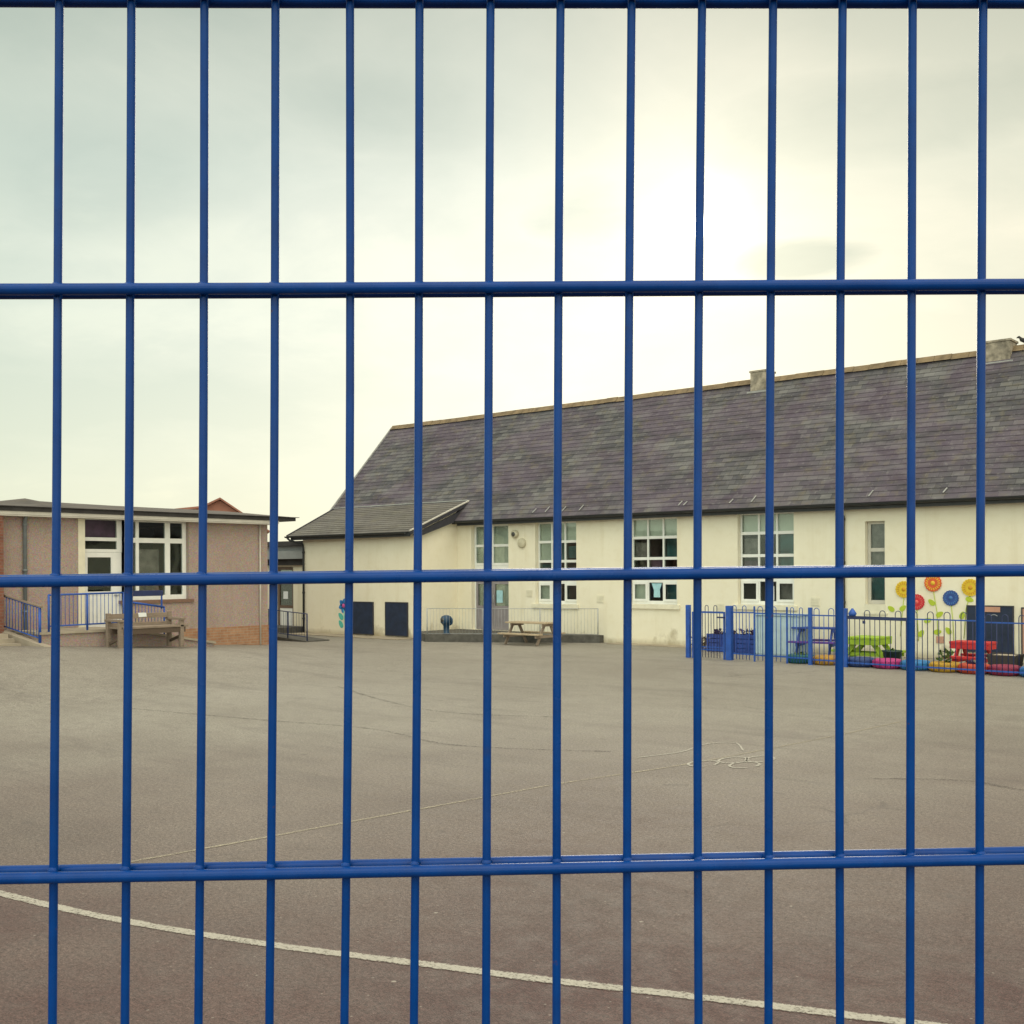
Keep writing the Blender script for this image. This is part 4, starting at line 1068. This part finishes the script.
# pale boarded store, blue planters, tub and troughs behind the fence
CO = Vector((-12.62, 24.9, 0))
cab = thing('storage_cabinet', 'pale blue boarded storage cabinet behind the hoop fence', 'cabinet', CO)
mb = MB(CO)
mb.box(-13.24, -12.10, 24.63, 25.2, .03, 1.0)
for k in range(8): mb.box(-13.24 + k * .142 + .004, -13.24 + (k + 1) * .142 - .006, 24.612, 24.627, .06, .98)
mb.build('body', M['palecab'], cab)
mb = MB(CO); mb.box(-13.28, -12.06, 24.58, 25.24, 1.003, 1.04); mb.build('lid', M['palecab'], cab, bevel=.006)
def leaf_clump(mb, c, r, h, n, size):
    for _ in range(n):
        a = random.uniform(0, 2 * math.pi); rr = r * math.sqrt(random.random()); z = h * random.random()
        p = Vector((c[0] + rr * math.cos(a), c[1] + rr * math.sin(a), c[2] + z))
        d = Vector((random.uniform(-1, 1), random.uniform(-1, 1), random.uniform(-.2, 1))).normalized()
        sd = d.cross(Vector((random.uniform(-1, 1), random.uniform(-1, 1), random.uniform(-1, 1)))).normalized()
        s = size * random.uniform(.6, 1.3)
        mb.quad([p, p + d * s * .5 + sd * s * .25, p + d * s, p + d * s * .5 - sd * s * .25])
def planter(label, x0, x1, y0, y1, h, plant):
    o = Vector(((x0 + x1) / 2, (y0 + y1) / 2, 0))
    t = thing('planter', label, 'planter', o, 0, 'blue timber planters by the gate')
    mb = MB(o)
    k = 4; w = h / k
    for i in range(k):
        mb.box(x0, x1, y0, y0 + .03, i * w + .01, (i + 1) * w - .006); mb.box(x0, x1, y1 - .03, y1, i * w + .01, (i + 1) * w - .006)
        mb.box(x0, x0 + .03, y0 + .031, y1 - .031, i * w + .01, (i + 1) * w - .006); mb.box(x1 - .03, x1, y0 + .031, y1 - .031, i * w + .01, (i + 1) * w - .006)
    for px in (x0 + .02, (x0 + x1) / 2, x1 - .06): mb.box(px, px + .05, y0 - .02, y0 - .001, .0, h + .01)
    mb.build('box', M['planter'], t)
    mb = MB(o); mb.box(x0 + .035, x1 - .035, y0 + .035, y1 - .035, h - .10, h - .05); mb.build('soil', M['soil'], t)
    mb = MB(o)
    for _ in range(7): leaf_clump(mb, (random.uniform(x0 + .1, x1 - .1), (y0 + y1) / 2, h - .05), .10, .14, 26, .10)
    mb.build('foliage', M[plant], t, recalc=False)
planter('blue timber planter of purple plants behind the gate', -14.95, -14.15, 25.15, 25.6, .46, 'purpleleaf')
planter('blue timber planter of purple plants next to the pale cabinet', -14.10, -13.32, 25.1, 25.55, .48, 'purpleleaf')
o = Vector((-15.35, 25.6, 0)); t = thing('low_shrub', 'low brown leafed shrub at the wall foot left of the gate', 'shrub', o)
mb = MB(o); leaf_clump(mb, (-15.35, 25.6, .04), .26, .28, 150, .11); mb.build('foliage', painted('dry_brown_leaf', (.13, .09, .04), .8, .4), t, recalc=False)
mb = MB(o)
for k in range(5): mb.tube([(-15.35, 25.6, 0), (-15.35 + .15 * math.cos(k * 1.3), 25.6 + .15 * math.sin(k * 1.3), .22)], [.012, .004], 6)
mb.build('stems', M['dwood'], t)

# painted tyres laid flat along the foot of the fence
def tyre_mesh(o):
    mb = MB(o); R, r = .31, .1
    prof = []
    for k in range(14):
        a = 2 * math.pi * k / 14
        cs, sn = math.cos(a), math.sin(a)
        # squarish section: flat tread, rounded walls
        x = .205 + .105 * (abs(cs) ** .6) * (1 if cs > 0 else -1); z = .10 + .10 * (abs(sn) ** .75) * (1 if sn > 0 else -1)
        prof.append((x, z))
    mb.lathe(o, prof, 32, close=True)
    for k in range(32):     # tread blocks
        a = 2 * math.pi * k / 32
        d = Vector((math.cos(a), math.sin(a), 0))
        mb.bar(o + d * .309 + UP * .045, o + d * .309 + UP * .155, .03, .012, up=d)
    return mb
TY = [(-11.42, 'dark teal', (.01, .13, .13), 'leaf', 0), (-10.78, 'ochre yellow', (.52, .28, .03), None, 0), (-9.98, 'dark blue', (.02, .06, .24), None, 0),
      (-9.36, 'magenta pink', (.52, .03, .22), None, 0), (-8.74, 'sky blue', (.02, .21, .52), None, 0), (-8.12, 'yellow', (.60, .34, .02), 'leaf', 1),
      (-7.52, 'orange red', (.58, .06, .02), 'purpleleaf', 0), (-6.92, 'dark crimson', (.28, .01, .06), None, 0), (-6.32, 'mid blue', (.02, .16, .46), None, 0), (-5.7, 'green', (.03, .25, .08), None, 0)]
for x, nm, c, plant, up in TY:
    o = Vector((x, fy(x) + .36, 0))
    t = thing('painted_tyre', 'flat %s painted tyre used as a planter under the hoop fence' % nm, 'tyre', o, random.uniform(0, 6), 'painted tyres along the play fence')
    mb = tyre_mesh(o); mb.build('tyre', tyre_mat(nm.replace(' ', '_') + '_tyre_paint', c), t)
    mb = MB(o); mb.lathe(o, [(0, .14), (.10, .15), (.2, .13)], 18); mb.build('soil', M['soil'], t)
    if plant:
        mb = MB(o); leaf_clump(mb, (o.x, o.y, .12), .14, .30 if up else .10, 90 if up else 40, .11); mb.build('foliage', M[plant], t, recalc=False)
def trough(name, label, x0, x1, y, h, mat, fill):
    o = Vector(((x0 + x1) / 2, y, 0)); t = thing(name, label, 'trough', o)
    mb = MB(o); d = .26
    mb.prism([(x0 + .05, .1), (x1 - .05, .1), (x1, h), (x1 - .03, h), (x1 - .07, .14), (x0 + .07, .14), (x0 + .03, h), (x0, h)], y - d, y + d, 'y')
    mb.box(x0 + .04, x1 - .04, y - d - .02, y - d - .001, .12, h - .01); mb.box(x0 + .04, x1 - .04, y + d + .001, y + d + .02, .12, h - .01)
    mb.build('tray', M[mat], t)
    for px in (x0 + .12, x1 - .16):
        mb = MB(o); mb.box(px, px + .04, y - d + .02, y + d - .02, 0, .098); mb.build('leg', M[mat], t)
    mb = MB(o); mb.box(x0 + .07, x1 - .07, y - d + .01, y + d - .01, h - .08, h - .02); mb.build('filling', M[fill], t)
trough('sand_trough', 'dark trough filled with pale sand right of the red picnic table', -7.45, -6.85, 23.95, .36, 'felt', 'concrete')
trough('sand_trough', 'second dark trough at the right edge of the photo', -6.75, -6.0, 24.1, .36, 'felt', 'concrete')
o = Vector((-9.55, 23.98, 0)); t = thing('plant_tub', 'dark green tub standing beside the lime picnic table', 'tub', o)
mb = MB(o); mb.lathe(o, [(0, 0), (.15, 0), (.20, .30), (.22, .30), (.22, .33), (.19, .33), (.18, .26), (0, .25)], 18); mb.build('tub', painted('dark_green_tub', (.012, .045, .035), .5), t)
mb = MB(o); leaf_clump(mb, (o.x, o.y, .24), .12, .10, 30, .09); mb.build('foliage', M['leaf'], t, recalc=False)

# bird on the ridge
bo = Vector((-8.40, RID_Y, RID_Z + .075))
mb = MB(bo)
mb.tube([bo + Vector((.17, 0, .03)), bo + Vector((.09, 0, .07)), bo + Vector((.0, 0, .10)), bo + Vector((-.07, 0, .13)), bo + Vector((-.10, 0, .18)), bo + Vector((-.13, 0, .205)), bo + Vector((-.16, 0, .20)), bo + Vector((-.195, 0, .19))],
        [.012, .035, .062, .052, .03, .034, .022, .004], 10)
bird = tag(mb.build('bird', M['bird']), 'small dark bird perched on the roof ridge by the wide stack', 'bird')
mb = MB(bo)
for s in (-.02, .02): mb.tube([bo + Vector((0, s, -.03)), bo + Vector((0, s, .06))], .005, 5)
mb.build('legs', M['bird'], bird)

# ------------------------------------------------------------------ blue welded mesh fence in front of the viewer
def fpoint(px, py, off=0.0):
    D = .768 * (1 + .0186 * (px - 512) / 1024) + off
    dx, dy = px - CX, CY - py
    X = dx * math.cos(ROLL) + dy * math.sin(ROLL); Z = -dx * math.sin(ROLL) + dy * math.cos(ROLL)
    return RA * (X / F * D) + FW * D + UP * (H0 + Z / F * D)
MO = Vector((FW.x * .768, FW.y * .768, 0))
mesh_fence = thing('mesh_fence', 'tall blue welded wire mesh fence right in front of the viewer', 'fence', MO)
top = [59.5, 131.5, 204.5, 275.5, 350, 419.5, 490.5, 560.5, 631.5, 702, 773, 842.5, 912.5, 983]
bot = [52.5, 125, 198.5, 269.5, 344.5, 414, 486, 556.5, 627, 698.5, 768.5, 840, 910, 979.5]
bow = [.5, .8, 1.5, 1.5, 2.3, 1.3, -.2, -1, -1.3, -2.6, -1.2, -1.7, -.2, -.7]
for k in range(1, 13):
    bow = [random.uniform(-1.5, 1.5)] + bow + [random.uniform(-1.5, 1.5)]
    top = [top[0] - 72] + top; bot = [bot[0] - 72] + bot
    top.append(top[-1] + 70.3); bot.append(bot[-1] + 70.1)
def weld(mb, c, r):
    n, k = 8, 4; base = len(mb.v)
    for i in range(k + 1):
        t = math.pi * i / k
        for j in range(n):
            u = 2 * math.pi * j / n; w = r * random.uniform(.85, 1.15)
            mb.v.append(c + RA * (w * math.sin(t) * math.cos(u)) + FW * (.6 * w * math.sin(t) * math.sin(u)) + UP * (.8 * r * math.cos(t)))
    for i in range(k):
        for j in range(n):
            mb.f.append((base + i * n + j, base + i * n + (j + 1) % n, base + (i + 1) * n + (j + 1) % n, base + (i + 1) * n + j)); mb.m.append(0); mb.sm.append(True)
for a, b, bw in zip(top, bot, bow):
    p, q = fpoint(a, 10), fpoint(b, 1014)
    d = (p - q) / (p.z - q.z)
    lo = q + d * (.05 - q.z); hi = p + d * (2.98 - p.z)
    mb = MB(MO); mb.tube([lo, q] + [q.lerp(p, k / 8) + RA * (bw * .0007 * math.sin(math.pi * k / 8)) for k in range(1, 8)] + [p, hi], .00295, 14)
    for l, r in ((290.5, 287.2), (580.8, 570.7), (874.6, 856.6), (-6, -2.5)):
        yy = l + (r - l) * a / 1024
        for oo in (-.0026, .0036): weld(mb, q + d * (fpoint(a, yy).z - q.z) + FW * oo + UP * .0022, .0038)
    mb.build('vertical_wire', M['bluegloss'], mesh_fence)
hz = [(-5, -2.0), (290.5, 287.2), (580.8, 570.7), (874.6, 856.6)]
sp = [(293.5, 287)]
hz = [(-6 - 293, -2.5 - 287)] + hz + [(876.7 + 295.5 * k, 859.2 + 288 * k) for k in range(1, 6)]
NRM = (FW + UP * .056).normalized()
for l, r in hz:
    p, q = fpoint(0, l), fpoint(1024, r)
    d = (q - p)
    p2, q2 = p - d * .87, q + d * .87
    if p2.z < .03: continue
    for off in (-.0068, .0083):
        n = NRM * off
        # welded wire is never dead straight: small bow along its length
        pts = []
        for k in range(13):
            t = k / 12; c = p2.lerp(q2, t) + n + UP * (.0006 * math.sin(t * 9 + l)); pts.append(c)
        mb = MB(MO); mb.tube(pts, .0040, 16); mb.build('horizontal_wire', M['bluegloss'], mesh_fence)
for px in (-860, 1880):
    c = fpoint(px, 570, .045); mb = MB(MO); mb.box(c.x - .03, c.x + .03, c.y - .03, c.y + .03, -.05, 3.05); mb.build('post', M['bluegloss'], mesh_fence, bevel=.004)

# ------------------------------------------------------------------ sky, sun, camera
world = bpy.data.worlds.new('World'); scene.world = world; world.use_nodes = True
W = NT.__new__(NT); W.t = world.node_tree; W.n = W.t.nodes; W.l = W.t.links
bg = W.n['Background']
tc = W.node('ShaderNodeTexCoord'); vec = tc.outputs['Generated']
sky = W.node('ShaderNodeTexSky', sky_type='NISHITA'); sky.sun_disc = False
el = math.asin(SUN_DIR.z); sky.sun_elevation = el
sky.sun_rotation = math.atan2(SUN_DIR.x, SUN_DIR.y)
sky.dust_density = 2.5; sky.air_density = 1.0
nrm = W.node('ShaderNodeVectorMath', operation='NORMALIZE'); W.link(vec, nrm.inputs[0]); vec = nrm.outputs[0]
def dot(v):
    x = W.node('ShaderNodeVectorMath', operation='DOT_PRODUCT'); W.link(vec, x.inputs[0]); x.inputs[1].default_value = v; return x.outputs['Value']
sp = W.node('ShaderNodeSeparateXYZ'); W.link(vec, sp.inputs[0]); zc = sp.outputs['Z']
sd = dot(SUN_DIR); fd = dot(FW)
# cloud deck seen in perspective: direction divided by height
pz = W.math('ADD', W.math('MAXIMUM', zc, 0.0), .22)
dv = W.node('ShaderNodeVectorMath', operation='DIVIDE'); W.link(vec, dv.inputs[0])
cb3 = W.node('ShaderNodeCombineXYZ')
for i in range(3): W.link(pz, cb3.inputs[i])
W.link(cb3.outputs[0], dv.inputs[1])
n1 = W.noise(1.15, 7, .55, dv.outputs[0], .35); n2 = W.noise(3.1, 6, .6, dv.outputs[0], .5)
cl = W.math('ADD', W.math('MULTIPLY', n1, .7), W.math('MULTIPLY', n2, .3))
deck = W.ramp(zc, [(.0, (1.06, 1.03, .80)), (.10, (1.04, 1.04, .86)), (.22, (.99, 1.02, .89)), (.33, (.90, .94, .83)), (.46, (.63, .67, .58)), (.80, (1.75, 1.62, 1.38))])  # topmost stop raised, above the view, as added fill for ground and roofs
grey = W.mix(.5, deck, (.62, .70, .66))
rd = dot(RA)
deck = W.mix(W.ramp(rd, [(.0, 0.0), (.42, 1.0)]), deck, W.mix(1.0, deck, (.96, .90, .82), 'MULTIPLY'))
deck = W.mix(W.ramp(W.math('MULTIPLY', rd, -1.0), [(.0, 0.0), (.42, 1.0)]), deck, W.mix(1.0, deck, (.83, .875, .85), 'MULTIPLY'))
cloud = W.mix(W.math('MULTIPLY', W.ramp(cl, [(.40, 0.0), (.58, 1.0)]), W.ramp(zc, [(.04, .15), (.22, .9)])), deck, W.mix(1.0, deck, (.80, .85, .86), 'MULTIPLY'))
cloud = W.mix(W.ramp(cl, [(.30, .55), (.46, 0.0)]), cloud, W.mix(1.0, deck, (1.14, 1.12, 1.06), 'MULTIPLY'))
# a few darker wisps of cloud drifting below and beside the sun
def wisp(d, rx, rz, amt, col):
    d = Vector(d).normalized(); side = RA * rx; 
    a = W.math('MULTIPLY', W.math('SUBTRACT', rd, d.dot(RA)), 1 / rx); b = W.math('MULTIPLY', W.math('SUBTRACT', zc, d.z), 1 / rz)
    e = W.math('ADD', W.math('MULTIPLY', a, a), W.math('MULTIPLY', b, b))
    e = W.math('ADD', e, W.math('MULTIPLY', W.math('SUBTRACT', n2, .5), 4.0))
    return W.mix(W.ramp(e, [(.1, amt), (1.0, 0.0)]), col, W.mix(1.0, col, (.60, .69, .71), 'MULTIPLY'))
def sky_dir(px, py): return RA * (px - 512) + FW * F + UP * (570 - py)
WISPS = []
for px, py, rx, rz, amt in ((800, 262, .060, .016, .85), (585, 212, .05, .03, .55), (430, 110, .12, .04, .35), (900, 120, .15, .035, .4), (120, 180, .14, .05, .3)):
    WISPS.append((sky_dir(px, py), rx, rz, amt))
# glow of the veiled sun
def powc(e):
    return W.math('POWER', W.math('MAXIMUM', sd, 0.0), e)
glow = W.math('ADD', W.math('ADD', W.math('MULTIPLY', powc(45), .05), W.math('MULTIPLY', powc(300), .12)), W.math('ADD', W.math('MULTIPLY', powc(2500), .9), W.math('MULTIPLY', powc(45000), 14.0)))
gcol = W.node('ShaderNodeVectorMath', operation='SCALE'); gcol.inputs[0].default_value = (1.0, .96, .74); W.link(glow, gcol.inputs['Scale'])
sumv = W.node('ShaderNodeVectorMath', operation='ADD'); W.link(cloud, sumv.inputs[0]); W.link(gcol.outputs[0], sumv.inputs[1])
wsky = sumv.outputs[0]
for wd in WISPS: wsky = wisp(*wd, wsky)
# unseen sky behind the viewer brightened, an added fill for the shaded walls
back = W.ramp(W.math('MULTIPLY', fd, -1.0), [(.0, 1.0), (.55, 2.25)])
bk = W.node('ShaderNodeVectorMath', operation='SCALE'); W.link(wsky, bk.inputs[0]); W.link(back, bk.inputs['Scale'])
# thin spots let the blue through
sk = W.node('ShaderNodeVectorMath', operation='SCALE'); W.link(sky.outputs[0], sk.inputs[0]); sk.inputs['Scale'].default_value = .08
fin = W.mix(.08, bk.outputs[0], sk.outputs[0])
W.link(fin, bg.inputs['Color']); bg.inputs['Strength'].default_value = 1.0

sl = bpy.data.lights.new('sun', 'SUN'); sl.energy = .8; sl.angle = R_(22); sl.color = (1.0, .93, .80)
so = bpy.data.objects.new('sun', sl); COL.objects.link(so)
so.rotation_euler = SUN_DIR.to_track_quat('Z', 'Y').to_euler(); so.location = (0, 0, 30)

cam = bpy.data.cameras.new('camera'); co = bpy.data.objects.new('camera', cam); COL.objects.link(co)
cam.sensor_fit = 'HORIZONTAL'; cam.sensor_width = 26.0; cam.lens = 26.0 * F / 1024
cam.shift_y = (CY - 512) / 1024; cam.clip_start = .02; cam.clip_end = 2000
c, s = math.cos(ROLL), math.sin(ROLL)
right = RA * c - UP * s; up = RA * s + UP * c; backv = -FW
co.matrix_world = Matrix(((right.x, up.x, backv.x, 0), (right.y, up.y, backv.y, 0), (right.z, up.z, backv.z, H0), (0, 0, 0, 1)))
scene.camera = co
scene.view_settings.view_transform = 'Standard'; scene.view_settings.look = 'None'
scene.view_settings.exposure = 0; scene.view_settings.gamma = 1
scene.render.resolution_x = 1024; scene.render.resolution_y = 1024
scene.render.engine = 'CYCLES'
